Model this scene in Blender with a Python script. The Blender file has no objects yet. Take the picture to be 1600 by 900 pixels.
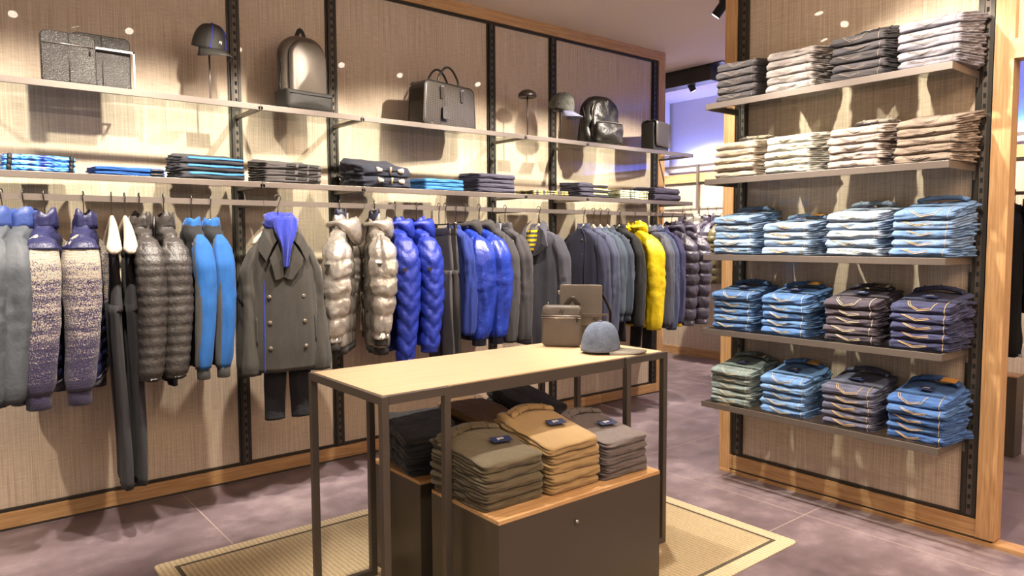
import bpy, math, random
from math import sin, cos, pi, radians, sqrt, tan
from mathutils import Vector, Matrix, noise
random.seed(7)
C = bpy.context.scene.collection
scene = bpy.context.scene

# ------------------------------------------------------------------ camera
cam_data = bpy.data.cameras.new('camera')
cam_data.sensor_width = 36
cam_data.lens = 36 * 1119.805 / 1600
cam_data.clip_start = 0.05
cam = bpy.data.objects.new('camera', cam_data)
C.objects.link(cam)
RM = Matrix(((0.7756662081795151, 0.0466523878832607, -0.6294167841686483),
             (-0.6311252073635488, 0.04977110069022511, -0.774082560303745),
             (-0.004786033715982373, 0.997670482795233, 0.06804925892613538)))
cam.matrix_world = Matrix.Translation((0, 0, 1.5)) @ RM.to_4x4()
scene.camera = cam

# ------------------------------------------------------------------ view, world, lights
scene.view_settings.view_transform = 'Standard'
scene.view_settings.look = 'None'
scene.view_settings.exposure = 0.5
scene.view_settings.gamma = 1.0
scene.view_settings.use_curve_mapping = False
world = bpy.data.worlds.new('store_ambient')
scene.world = world
world.use_nodes = True
WB = world.node_tree.nodes['Background']
WB.inputs[0].default_value = (1.0, 0.90, 0.80, 1)
WB.inputs[1].default_value = 0.34
scene.cycles.max_bounces = 7
scene.cycles.transparent_max_bounces = 12
scene.cycles.caustics_reflective = False
scene.cycles.caustics_refractive = False
scene.cycles.sample_clamp_indirect = 4.0

WARM = (1.0, 0.885, 0.76)
# (x, y, aim_x, aim_y, aim_z, watts, cone)   real ceiling spotlights, each with its own fixture below
SPOTS = [
    (-0.75, 2.90, -0.5, 4.45, 1.4, 212, 68),
    (0.53, 2.90, 0.35, 4.45, 1.25, 212, 68),
    (1.24, 2.95, 1.05, 4.45, 1.25, 212, 68),
    (2.05, 2.92, 1.75, 4.45, 1.25, 198, 68),
    (2.95, 2.95, 2.55, 4.45, 1.3, 239, 68),
    (3.56, 2.92, 3.25, 4.45, 1.3, 212, 68),
    (4.38, 3.06, 3.95, 4.45, 1.3, 239, 68),
    (5.15, 2.95, 4.95, 4.45, 1.4, 212, 68),
    (2.55, 1.75, 3.92, 1.55, 1.6, 195, 66),
    (2.45, 1.05, 3.92, 1.14, 2.0, 135, 66),
    (2.60, 2.62, 3.92, 2.35, 1.3, 219, 66),
    (2.38, 2.92, 2.05, 2.25, 0.9, 135, 52),
    (0.20, 0.90, 1.75, 2.1, 0.55, 85, 46),
    (0.88, 2.90, 1.75, 2.45, 0.7, 150, 48),
    (3.05, 2.60, 3.1, 1.9, 0.0, 174, 60),
    (6.2, 3.1, 5.7, 3.4, 0.0, 238, 80),
    (6.3, 5.30, 7.5, 5.4, 1.6, 273, 75),
    (6.3, 4.75, 7.5, 4.6, 1.6, 218, 75),
    (6.3, 2.0, 7.4, 1.9, 1.5, 257, 75),
]
LAMP_Z = 3.10
def spot_light(x, y, ax, ay, az, watts, cone, parent):
    ld = bpy.data.lights.new('spotlight_beam', 'SPOT')
    ld.energy = watts
    ld.color = WARM
    ld.spot_size = radians(cone)
    ld.spot_blend = 0.55
    ld.shadow_soft_size = 0.03
    o = bpy.data.objects.new('spotlight_beam', ld)
    C.objects.link(o)
    d = Vector((ax - x, ay - y, az - LAMP_Z)).normalized()
    o.location = Vector((x, y, LAMP_Z)) + d * 0.07
    o.rotation_euler = d.to_track_quat('-Z', 'Y').to_euler()
    return o
# added fill light behind the camera, without a fixture, to brighten the ceiling
up = bpy.data.lights.new('ceiling_fill_light', 'AREA'); up.shape = 'RECTANGLE'; up.size = 4.0; up.size_y = 1.6
up.energy = 300; up.color = (1.0, 0.86, 0.72)
uo = bpy.data.objects.new('ceiling_fill_light', up); uo.location = (2.2, -1.2, 2.3); uo.rotation_euler = (radians(180), 0, 0); C.objects.link(uo)
# blue cove light at the top of the far partition washes the wall above it
for (cx, cy, cz, sx, sy, col, pw) in ((7.58, 5.25, 2.43, 0.06, 1.3, (0.22, 0.30, 1.0), 12),
                                      (7.58, 2.2, 2.43, 0.06, 1.8, (0.03, 0.14, 1.0), 26)):
    la = bpy.data.lights.new('cove_light', 'AREA')
    la.shape = 'RECTANGLE'; la.size = sx; la.size_y = sy
    la.energy = pw; la.color = col
    lo = bpy.data.objects.new('cove_light', la)
    lo.location = (cx, cy, cz)
    lo.rotation_euler = (radians(180), 0, 0)
    C.objects.link(lo)

# ------------------------------------------------------------------ material helpers
def S(c):
    """sRGB 0-255 triple to linear rgba"""
    r = []
    for v in c:
        v = v / 255
        r.append(v / 12.92 if v <= 0.04045 else ((v + 0.055) / 1.055) ** 2.4)
    return (r[0], r[1], r[2], 1)

class NT:
    def __init__(s, name):
        s.m = bpy.data.materials.new(name); s.m.use_nodes = True
        s.t = s.m.node_tree; s.n = s.t.nodes; s.l = s.t.links
        s.b = s.n['Principled BSDF']
        s.tc = s.n.new('ShaderNodeTexCoord')
    def mapping(s, scale, rot=(0, 0, 0), loc=(0, 0, 0)):
        m = s.n.new('ShaderNodeMapping'); m.inputs['Scale'].default_value = scale
        m.inputs['Rotation'].default_value = rot; m.inputs['Location'].default_value = loc
        s.l.new(s.tc.outputs['Object'], m.inputs[0]); return m.outputs[0]
    def noise(s, scale, stretch=(1, 1, 1), detail=3, rough=0.5):
        n = s.n.new('ShaderNodeTexNoise'); n.inputs['Scale'].default_value = scale
        n.inputs['Detail'].default_value = detail; n.inputs['Roughness'].default_value = rough
        s.l.new(s.mapping(stretch), n.inputs['Vector']); return n.outputs[0]
    def wave(s, scale, direction='Z', dist=0, stretch=(1, 1, 1), profile='SIN', dscale=1):
        n = s.n.new('ShaderNodeTexWave'); n.bands_direction = direction; n.wave_profile = profile
        n.inputs['Scale'].default_value = scale; n.inputs['Distortion'].default_value = dist
        n.inputs['Detail Scale'].default_value = dscale
        s.l.new(s.mapping(stretch), n.inputs['Vector']); return n.outputs['Fac']
    def math(s, op, a, b=0.0, clamp=False):
        n = s.n.new('ShaderNodeMath'); n.operation = op; n.use_clamp = clamp
        for i, v in enumerate((a, b)):
            if isinstance(v, (int, float)): n.inputs[i].default_value = v
            else: s.l.new(v, n.inputs[i])
        return n.outputs[0]
    def ramp(s, fac, stops):
        n = s.n.new('ShaderNodeValToRGB'); s.l.new(fac, n.inputs[0])
        e = n.color_ramp.elements
        while len(e) < len(stops): e.new(0.5)
        for i, (p, c) in enumerate(stops):
            e[i].position = p; e[i].color = c if len(c) == 4 else (*c, 1)
        return n.outputs[0]
    def mix(s, fac, a, b, blend='MIX'):
        n = s.n.new('ShaderNodeMix'); n.data_type = 'RGBA'; n.blend_type = blend
        for sock, v in ((n.inputs[0], fac), (n.inputs[6], a), (n.inputs[7], b)):
            if isinstance(v, (int, float, tuple)): sock.default_value = v
            else: s.l.new(v, sock)
        return n.outputs[2]
    def set(s, color=None, rough=None, metal=None, **kw):
        for k, v in (('Base Color', color), ('Roughness', rough), ('Metallic', metal)):
            if v is None: continue
            if isinstance(v, (int, float, tuple)): s.b.inputs[k].default_value = v
            else: s.l.new(v, s.b.inputs[k])
        for k, v in kw.items():
            s.b.inputs[k.replace('_', ' ')].default_value = v
        return s
    def bump(s, h, strength=0.3, dist=0.01):
        n = s.n.new('ShaderNodeBump'); n.inputs['Strength'].default_value = strength
        n.inputs['Distance'].default_value = dist
        s.l.new(h, n.inputs['Height']); s.l.new(n.outputs[0], s.b.inputs['Normal']); return s

def mul(c, k): return (min(c[0] * k, 1), min(c[1] * k, 1), min(c[2] * k, 1), 1)

def m_cloth(name, col, rough=0.85, weave=700, amount=0.18, sheen=0.04, folds=0.35):
    c = mul(S(col), 0.52); t = NT(name)
    n = t.noise(weave, (1, 1, 1), 1)
    big = t.noise(9, (1.6, 1.6, 0.6), 2)
    f = t.math('ADD', t.math('MULTIPLY', n, 0.6), t.math('MULTIPLY', big, 0.4))
    t.set(t.ramp(f, [(0.3, mul(c, 1 - amount)), (0.7, mul(c, 1 + amount))]), rough, 0)
    t.b.inputs['Sheen Weight'].default_value = sheen
    h = t.math('ADD', t.math('MULTIPLY', t.noise(14, (1.5, 1.5, 0.5), 3), 1.0), t.math('MULTIPLY', n, 0.06))
    return t.bump(h, folds, 0.012).m

def m_nylon(name, col, rough=0.42, wr=0.6, spec=0.5, metal=0.0, nscale=26):
    c = mul(S(col), 0.54); t = NT(name)
    h = t.noise(nscale, (1.2, 1.2, 1), 3 if nscale < 20 else 4, 0.6)
    t.set(t.ramp(t.noise(12), [(0.3, mul(c, 0.86)), (0.75, mul(c, 1.14))]), rough, metal)
    t.b.inputs['Specular IOR Level'].default_value = spec
    return t.bump(h, wr, 0.012).m

def m_leather(name, col, rough=0.42, scale=330, strength=0.35, metal=0.0):
    c = S(col); t = NT(name)
    v = t.n.new('ShaderNodeTexVoronoi'); v.inputs['Scale'].default_value = scale
    t.l.new(t.mapping((1, 1, 1)), v.inputs['Vector'])
    h = t.math('ADD', v.outputs['Distance'], t.math('MULTIPLY', t.noise(12, (1, 1, 1), 3), 2.0))
    t.set(t.ramp(t.noise(7), [(0.3, mul(c, 0.85)), (0.7, mul(c, 1.15))]), rough, metal)
    return t.bump(h, strength, 0.003).m

def m_denim(name, col, fade=0.35, folds=0.5):
    c = mul(S(col), 0.62); t = NT(name)
    w = t.noise(420, (1, 1, 0.35), 1)
    big = t.noise(13, (1, 1, 1.6), 4, 0.65)
    f = t.math('ADD', t.math('MULTIPLY', w, 0.45), t.math('MULTIPLY', big, 0.55))
    t.set(t.ramp(f, [(0.34, mul(c, 1 - fade)), (0.5, c), (0.66, mul(c, 1 + fade))]), 0.9, 0)
    t.b.inputs['Sheen Weight'].default_value = 0.04
    return t.bump(t.math('ADD', t.noise(30, (1, 1, 1.8), 4), t.math('MULTIPLY', w, 0.12)), folds, 0.012).m

def m_plain(name, col, rough=0.5, metal=0.0, var=0.06, bump=0.0):
    c = S(col); t = NT(name)
    n = t.noise(35, (1, 1, 1), 3)
    t.set(t.ramp(n, [(0.3, mul(c, 1 - var)), (0.7, mul(c, 1 + var))]), rough, metal)
    if bump: t.bump(t.noise(300), bump, 0.002)
    return t.m

def m_wood(name, light, dark, axis, rough=0.5, fine=1.0):
    t = NT(name)
    st = {'X': (0.35, 5, 5), 'Y': (5, 0.35, 5), 'Z': (5, 5, 0.35)}[axis]
    st2 = {'X': (2, 110, 110), 'Y': (110, 2, 110), 'Z': (110, 110, 2)}[axis]
    d = t.noise(3.0, st, 4, 0.6)
    rings = t.math('FRACT', t.math('MULTIPLY', d, 7.0))
    rings = t.math('ABSOLUTE', t.math('SUBTRACT', rings, 0.5))
    f = t.noise(1.0, st2, 3, 0.6)
    k = t.math('ADD', t.math('MULTIPLY', rings, 0.55 * fine), t.math('MULTIPLY', f, 0.75))
    t.set(t.ramp(k, [(0.18, S(dark)), (0.72, S(light))]), rough, 0)
    return t.bump(f, 0.12, 0.002).m

def m_wall(name):
    t = NT(name)
    warp = t.noise(1.0, (190, 190, 2.5), 3, 0.6)
    weft = t.noise(1.0, (14, 14, 230), 2, 0.5)
    blot = t.noise(2.0, (1, 1, 0.6), 2)
    k = t.math('ADD', t.math('ADD', t.math('MULTIPLY', warp, 0.68), t.math('MULTIPLY', weft, 0.32)), t.math('MULTIPLY', blot, 0.12))
    t.set(t.ramp(k, [(0.34, S((158, 138, 116))), (0.55, S((190, 171, 148))), (0.76, S((218, 202, 180)))]), 0.75, 0)
    t.b.inputs['Coat Weight'].default_value = 1.0
    t.b.inputs['Coat Roughness'].default_value = 0.015
    t.b.inputs['Coat IOR'].default_value = 1.5
    return t.m

def m_floor(name):
    t = NT(name)
    a = t.noise(0.9, (1, 1, 1), 6, 0.6); b = t.noise(6, (1, 1, 1), 5, 0.7)
    k = t.math('ADD', t.math('MULTIPLY', a, 0.65), t.math('MULTIPLY', b, 0.35))
    base = t.ramp(k, [(0.32, S((80, 68, 72))), (0.5, S((120, 105, 110))), (0.66, S((164, 148, 152)))])
    sep = t.n.new('ShaderNodeSeparateXYZ'); t.l.new(t.tc.outputs['Object'], sep.inputs[0])
    fx = t.math('FRACT', t.math('DIVIDE', t.math('SUBTRACT', sep.outputs[0], 1.1 - 12.6), 1.26))
    fy = t.math('FRACT', t.math('DIVIDE', t.math('SUBTRACT', sep.outputs[1], 1.945 - 12.6), 1.26))
    seam = t.math('MAXIMUM', t.math('LESS_THAN', fx, 0.0045), t.math('LESS_THAN', fy, 0.0045))
    t.set(t.mix(seam, base, S((164, 148, 140))), t.ramp(b, [(0.3, (0.30,) * 3), (0.7, (0.5,) * 3)]), 0)
    t.b.inputs['Specular IOR Level'].default_value = 0.35
    return t.bump(b, 0.08, 0.003).m

def m_knit(name):
    t = NT(name)
    vrow = t.wave(62, 'Z', 1.5, (1, 1, 1), 'SIN', 3)
    cell = t.noise(1.0, (230, 230, 170), 1)
    band = t.noise(1.0, (3, 3, 30), 3, 0.7)
    sep = t.n.new('ShaderNodeSeparateXYZ'); t.l.new(t.tc.outputs['Object'], sep.inputs[0])
    grad = t.math('MULTIPLY', t.math('ADD', sep.outputs[2], 0.38), 0.46)
    k = t.math('ADD', t.math('ADD', t.math('MULTIPLY', cell, 0.75), t.math('MULTIPLY', band, 0.55)), grad)
    t.set(t.ramp(k, [(0.57, S((42, 34, 66))), (0.65, S((100, 90, 106))), (0.74, S((176, 164, 146)))]), 0.95, 0)
    t.b.inputs['Sheen Weight'].default_value = 0.3
    return t.bump(t.math('ADD', vrow, cell), 0.7, 0.004).m

def m_glass(name, tint=(0.93, 0.97, 0.95)):
    m = bpy.data.materials.new(name); m.use_nodes = True
    nt = m.node_tree; nt.nodes.clear()
    out = nt.nodes.new('ShaderNodeOutputMaterial'); mx = nt.nodes.new('ShaderNodeMixShader')
    tr = nt.nodes.new('ShaderNodeBsdfTransparent'); gl = nt.nodes.new('ShaderNodeBsdfGlossy')
    lw = nt.nodes.new('ShaderNodeLayerWeight'); lw.inputs[0].default_value = 0.5
    pw = nt.nodes.new('ShaderNodeMath'); pw.operation = 'POWER'; pw.inputs[1].default_value = 5.0
    ml = nt.nodes.new('ShaderNodeMath'); ml.operation = 'MULTIPLY_ADD'; ml.inputs[1].default_value = 0.92; ml.inputs[2].default_value = 0.05
    nt.links.new(lw.outputs['Facing'], pw.inputs[0]); nt.links.new(pw.outputs[0], ml.inputs[0]); fr = ml
    tr.inputs[0].default_value = (*tint, 1); gl.inputs['Roughness'].default_value = 0.02
    nt.links.new(fr.outputs[0], mx.inputs[0]); nt.links.new(tr.outputs[0], mx.inputs[1])
    nt.links.new(gl.outputs[0], mx.inputs[2]); nt.links.new(mx.outputs[0], out.inputs[0])
    return m

def m_emit(name, col, strength):
    t = NT(name); t.set(col, 0.4)
    t.b.inputs['Emission Color'].default_value = col
    t.b.inputs['Emission Strength'].default_value = strength
    return t.m

def m_rug(name, col, axis='X'):
    c = S(col); t = NT(name)
    loops = t.noise(230, (1, 1, 1), 2)
    rows = t.wave(14, axis, 0.5, (1, 1, 1), 'SIN', 2)
    k = t.math('ADD', t.math('MULTIPLY', loops, 0.8), t.math('MULTIPLY', rows, 0.2))
    t.set(t.ramp(k, [(0.35, mul(c, 0.68)), (0.65, mul(c, 1.15))]), 0.95, 0)
    return t.bump(k, 0.9, 0.004).m

M = dict(
    wall=m_wall('woven_wall_panel'), floor=m_floor('purple_grey_concrete'),
    ceiling=m_plain('warm_white_plaster', (226, 212, 198), 0.9, 0, 0.02),
    white_wall=m_plain('pale_painted_wall', (222, 218, 222), 0.85, 0, 0.02),
    oakX=m_wood('oak_along_x', (200, 160, 112), (160, 116, 70), 'X'),
    oakY=m_wood('oak_along_y', (200, 160, 112), (160, 116, 70), 'Y'),
    oakZ=m_wood('oak_upright', (200, 160, 112), (160, 116, 70), 'Z'),
    ash=m_wood('pale_ash_veneer', (212, 182, 148), (186, 154, 118), 'X', 0.45, 0.35),
    bronze=m_plain('taupe_metal', (112, 103, 96), 0.40, 0.5, 0.03),
    frame=m_plain('dark_taupe_metal', (88, 80, 72), 0.42, 0.45, 0.03),
    plinth=m_plain('umber_lacquer', (74, 66, 55), 0.38, 0.2, 0.02),
    dark=m_plain('black_metal', (58, 54, 48), 0.4, 0.5, 0.03),
    slot=m_plain('slot_black', (8, 8, 8), 0.8),
    chrome=m_plain('steel', (190, 186, 180), 0.25, 0.9, 0.02),
    hook=m_plain('dark_steel', (96, 90, 84), 0.3, 0.85, 0.02),
    hanger=m_plain('pearl_beige_plastic', (196, 184, 166), 0.42, 0.15, 0.03),
    glass=m_glass('shelf_glass'),
    lampface=m_emit('lamp_glow', (1.0, 0.88, 0.72, 1), 14.0),
    black=m_plain('black', (20, 19, 19), 0.6), white=m_plain('white', (232, 230, 224), 0.6),
    navytag=m_plain('navy_card', (34, 44, 84), 0.6), tan=m_leather('tan_leather', (186, 134, 66), 0.5, 400, 0.2),
    gold=m_plain('gold_thread', (196, 164, 108), 0.7), grey_thread=m_plain('grey_thread', (120, 108, 100), 0.7),
    pale_thread=m_plain('pale_thread', (196, 184, 156), 0.7),
)

# ------------------------------------------------------------------ mesh builder
class MB:
    def __init__(s): s.v = []; s.f = []; s.mi = []; s.cur = 0
    def mat(s, i): s.cur = i; return s
    def add(s, vs, fs):
        b = len(s.v); s.v.extend([tuple(p) for p in vs])
        for f in fs: s.f.append(tuple(b + i for i in f)); s.mi.append(s.cur)
        return s
    def box(s, x0, x1, y0, y1, z0, z1):
        return s.add([(x0, y0, z0), (x1, y0, z0), (x1, y1, z0), (x0, y1, z0), (x0, y0, z1), (x1, y0, z1), (x1, y1, z1), (x0, y1, z1)],
                     [(0, 3, 2, 1), (4, 5, 6, 7), (0, 1, 5, 4), (1, 2, 6, 5), (2, 3, 7, 6), (3, 0, 4, 7)])
    def rings(s, rs, cap0=True, cap1=True, closed=True):
        n = len(rs[0]); vs = [p for r in rs for p in r]; fs = []
        for k in range(len(rs) - 1):
            for i in range(n if closed else n - 1):
                j = (i + 1) % n
                fs.append((k * n + i, k * n + j, (k + 1) * n + j, (k + 1) * n + i))
        if cap0: fs.append(tuple(range(n - 1, -1, -1)))
        if cap1: fs.append(tuple((len(rs) - 1) * n + i for i in range(n)))
        return s.add(vs, fs)
    def tube(s, path, r, n=8, caps=True, ry=None, up=None):
        path = [Vector(p) for p in path]; rs = []
        rr = r if isinstance(r, (list, tuple)) else [r] * len(path)
        t0 = (path[1] - path[0]).normalized()
        u = Vector(up) if up else (Vector((0, 0, 1)) if abs(t0.z) < 0.9 else Vector((1, 0, 0)))
        for i, p in enumerate(path):
            t = (path[min(i + 1, len(path) - 1)] - path[max(i - 1, 0)]).normalized()
            a = t.cross(u)
            if a.length < 1e-5: a = t.orthogonal()
            a.normalize(); b = t.cross(a).normalized(); u = -b if b.dot(u) < 0 else b
            b = u
            q = ry if ry else 1.0
            rs.append([p + a * (rr[i] * cos(2 * pi * k / n)) + b * (rr[i] * q * sin(2 * pi * k / n)) for k in range(n)])
        return s.rings(rs, caps, caps)
    def bar(s, a, b, w, h, up=(0, 0, 1)):
        a = Vector(a); b = Vector(b); t = (b - a).normalized(); u = Vector(up)
        x = t.cross(u).normalized(); y = x.cross(t).normalized()
        rs = [[p + x * (sx * w / 2) + y * (sy * h / 2) for sx, sy in ((-1, -1), (1, -1), (1, 1), (-1, 1))] for p in (a, b)]
        return s.rings(rs)
    def lathe(s, prof, n=20, c=(0, 0, 0), axis='Z'):
        rs = []
        for r, z in prof:
            ring = []
            for k in range(n):
                a = 2 * pi * k / n; p = (r * cos(a), r * sin(a), z)
                if axis == 'Y': p = (p[0], p[2], p[1])
                if axis == 'X': p = (p[2], p[0], p[1])
                ring.append((p[0] + c[0], p[1] + c[1], p[2] + c[2]))
            rs.append(ring)
        return s.rings(rs)
    def build(s, name, mats, parent=None, smooth=False, bevel=0.0, sub=0, loc=None):
        me = bpy.data.meshes.new(name); me.from_pydata(s.v, [], s.f)
        if not isinstance(mats, (list, tuple)): mats = [mats]
        for m in mats: me.materials.append(m)
        me.polygons.foreach_set('material_index', s.mi)
        if smooth: me.polygons.foreach_set('use_smooth', [True] * len(s.f))
        me.update()
        o = bpy.data.objects.new(name, me); C.objects.link(o)
        if parent: o.parent = parent
        if loc: o.location = loc
        if bevel:
            b = o.modifiers.new('bevel', 'BEVEL'); b.width = bevel; b.segments = 2; b.limit_method = 'ANGLE'
        if sub:
            b = o.modifiers.new('sub', 'SUBSURF'); b.levels = sub; b.render_levels = sub
        return o

def tag(o, label, cat, group=None):
    o['label'] = label; o['category'] = cat
    if group: o['group'] = group
    return o
def thing(name, label, cat, loc=(0, 0, 0), rotz=0.0, group=None):
    o = bpy.data.objects.new(name, None); C.objects.link(o); o.empty_display_size = 0.1
    o.location = loc; o.rotation_euler = (0, 0, radians(rotz))
    return tag(o, label, cat, group)
def struct(name, mb, mats, **k):
    o = mb.build(name, mats, **k); o['kind'] = 'structure'; return o
def copy_tree(o, parent=None):
    c = o.copy(); C.objects.link(c); c.parent = parent
    for ch in list(o.children): copy_tree(ch, c)
    return c

def text_mesh(txt, size, mat, parent, loc, rot=(pi / 2, 0, 0), name='lettering', extrude=0.0006, shear=0.0):
    cu = bpy.data.curves.new('lettering_curve', 'FONT'); cu.body = txt; cu.size = size
    cu.align_x = 'CENTER'; cu.align_y = 'CENTER'; cu.extrude = extrude; cu.shear = shear; cu.resolution_u = 2
    tmp = bpy.data.objects.new('lettering_tmp', cu); C.objects.link(tmp)
    me = bpy.data.meshes.new_from_object(tmp.evaluated_get(bpy.context.evaluated_depsgraph_get()))
    bpy.data.objects.remove(tmp); me.materials.clear(); me.materials.append(mat)
    o = bpy.data.objects.new(name, me); C.objects.link(o); o.parent = parent
    o.location = loc; o.rotation_euler = rot
    return o

def nz(x, y, z): return noise.noise(Vector((x, y, z)))
def sg(v, e): return (1 if v >= 0 else -1) * abs(v) ** e

# ------------------------------------------------------------------ setting
WY = 4.5            # plane of the long wall
CZ = 3.26           # ceiling
struct('floor', MB().box(-4, 10, -4, 9, -0.05, 0.0), M['floor'])
struct('ceiling', MB().box(-4, 10, -4, 9, CZ, CZ + 0.05), M['ceiling'])
struct('wall_back', MB().box(-4, 5.44, WY, WY + 0.08, 0.0, 3.2), M['wall'])
t = MB(); t.box(-4, 5.535, WY - 0.03, WY + 0.085, 3.175, CZ); struct('trim_1', t, M['oakX'])
t = MB(); t.box(5.44, 5.535, WY - 0.03, WY + 0.085, 0.012, 3.175); struct('trim_2', t, M['oakZ'])
t = MB(); t.box(-4, 5.44, WY - 0.03, WY, 0.015, 0.095); struct('baseboard_back', t, M['oakX'])
t = MB(); t.box(-4, 5.52, WY - 0.02, WY + 0.06, 0.0, 0.015); struct('trim_3', t, M['frame'])
t = MB(); t.box(-4, 5.44, WY - 0.014, WY, 0.095, 0.112); t.box(-4, 5.44, WY - 0.014, WY, 3.155, 3.175)
struct('trim_4', t, M['dark'])
# far partition and the blue-lit wall above it
FX = 7.52
struct('wall_far', MB().box(FX, FX + 0.03, -1.0, 6.05, 0.1, 2.19), M['wall'])
struct('wall_far_upper', MB().box(FX + 0.12, FX + 0.2, -1.5, 9, 0.0, CZ), M['white_wall'])
struct('baseboard_far', MB().box(FX - 0.03, FX, -1.0, 6.05, 0.0, 0.1), M['oakY'])
struct('trim_5', MB().box(FX - 0.03, FX + 0.03, -1.0, 6.05, 2.2, 2.31), M['oakY'])
struct('trim_6', MB().box(FX - 0.03, FX + 0.0, -1.0, 6.05, 2.39, 2.42), M['bronze'])
struct('trim_7', MB().box(FX - 0.02, FX, -1.0, 6.05, 2.18, 2.20), M['dark'])
struct('wall_far_side', MB().box(5.55, 7.6, 6.06, 6.14, 0.0, CZ), M['white_wall'])

def standard(x0, y, z0, z1, facing, name='slotted_standard', label='', hide=False):
    """slotted upright: two cheeks and a slotted strip between them"""
    t = thing(name, label, 'upright', (x0, y, z0), 0 if facing == 'Y' else -90, 'slotted uprights')
    h = z1 - z0
    m = MB().box(-0.030, -0.013, -0.022, 0, 0, h).box(0.013, 0.030, -0.022, 0, 0, h)
    m.box(-0.042, -0.030, -0.010, 0, 0.01, h)
    m.build('side_channel', M['dark'], t)
    m = MB().box(-0.012, 0.012, -0.017, 0, 0, h)
    k = 0
    z = 0.03
    m.mat(1)
    while z < h - 0.05:
        m.box(-0.006, 0.006, -0.0185, -0.0165, z, z + 0.022); z += 0.05
    m.build('slotted_strip', [M['frame'], M['slot']], t)
    return t
PX = [0.15, 1.494, 2.127, 3.456, 4.10, 5.405]
PL = ['', 'slotted upright behind the dark peacoat', 'slotted upright between the silver backpack and the briefcase',
      'slotted upright between the briefcase and the cap stand', 'slotted upright behind the checked cap', 'slotted upright at the free end of the long wall']
for x, lb in zip(PX, PL):
    if lb: standard(x, WY - 0.001, 0.06, 3.16, 'Y', label=lb)

# shelves on the long wall
def wall_shelf(x0, x1, z, label, thick=0.032, group='glass shelves on the long wall'):
    t = thing('glass_shelf', label, 'shelf', (x0, 4.08, z), 0, group)
    L = x1 - x0
    MB().box(0.012, L - 0.012, 0.012, 0.40, -0.012, -0.002).build('glass_pane', M['glass'], t)
    MB().box(0.001, L - 0.001, 0, 0.012, -thick, 0).build('front_rail', M['bronze'], t, bevel=0.0015)
    for xx in (0.001, L - 0.013):
        MB().box(xx, xx + 0.012, 0.0, 0.40, -thick, -0.0125).build('bracket', M['bronze'], t)
    return t
BAYS = [(0.15 - 1.34, 0.15), (0.15, 1.494), (1.494, 2.127), (2.127, 3.456), (3.456, 4.10), (4.10, 5.46)]
WHERE = ['', 'under the leather document cases and cap', 'under the silver backpack', 'under the briefcase',
         'under the round hat stand', 'under the black backpack and messenger bag']
WHERE2 = ['', 'under the blue shirts at far left', 'under the grey knits with dark patches', 'under the toggle coats',
          'under the yellow-lined shirts', 'at the free end of the wall under the navy sweaters']
WHERE3 = ['', 'carrying the knit-sleeved jackets', 'carrying the dark peacoat', 'carrying the silver and blue jackets', 'carrying the charcoal zip jacket', 'carrying the yellow jacket']
for (a, b), w1, w2, w3 in zip(BAYS, WHERE, WHERE2, WHERE3):
    if not w1: continue
    wall_shelf(a, b, 2.267, 'metal-edged glass shelf, upper row, ' + w1)
    wall_shelf(a, b, 1.832, 'metal-edged glass shelf, lower row, ' + w2)
    t = thing('hanging_rail', 'flat metal hanging rail ' + w3, 'rail', (a, 4.08, 1.726), 0, 'hanging rails on the long wall')
    MB().box(0.001, b - a - 0.001, -0.006, 0.006, -0.030, 0).build('bar', M['bronze'], t)
    for xx in (0.0, b - a - 0.01):
        MB().box(xx, xx + 0.01, 0.006, 0.40, -0.028, -0.004).build('bracket', M['bronze'], t)

# ------------------------------------------------------------------ the right-hand display wall
UX = 3.95
t = MB(); t.box(UX, UX + 0.04, 1.228, 2.617, 0.10, CZ); struct('wall_right', t, M['wall'])
struct('trim_8', MB().box(UX - 0.03, UX + 0.06, 2.622, 2.70, 0.012, CZ), M['oakZ'])
struct('trim_9', MB().box(UX - 0.03, UX + 0.06, 1.148, 1.228, 0.03, CZ), M['oakZ'])
struct('baseboard_right', MB().box(UX - 0.025, UX + 0.06, 1.228, 2.622, 0.03, 0.115), M['oakY'])
struct('trim_10', MB().box(UX - 0.02, UX + 0.05, 1.16, 2.69, 0.018, 0.03), M['frame'])
struct('trim_11', MB().box(UX - 0.035, UX + 0.065, -1.5, 2.69, 0.0, 0.018), M['oakY'])
t = MB(); t.box(UX - 0.012, UX, 1.228, 2.622, 0.115, 0.132); t.box(UX - 0.012, UX, 1.228, 1.25, 0.13, CZ); t.box(UX - 0.012, UX, 2.60, 2.622, 0.13, CZ)
struct('trim_12', t, M['dark'])
# portal beam and transom panel toward the camera
struct('trim_13', MB().box(UX - 0.03, UX + 0.06, -0.6, 1.148, 2.32, 2.41), M['oakY'])
struct('wall_transom', MB().box(UX + 0.012, UX + 0.03, -0.6, 1.148, 2.41, CZ), M['wall'])
struct('trim_14', MB().box(UX - 0.03, UX + 0.06, -0.7, -0.6, 0.0, CZ), M['oakZ'])

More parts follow.
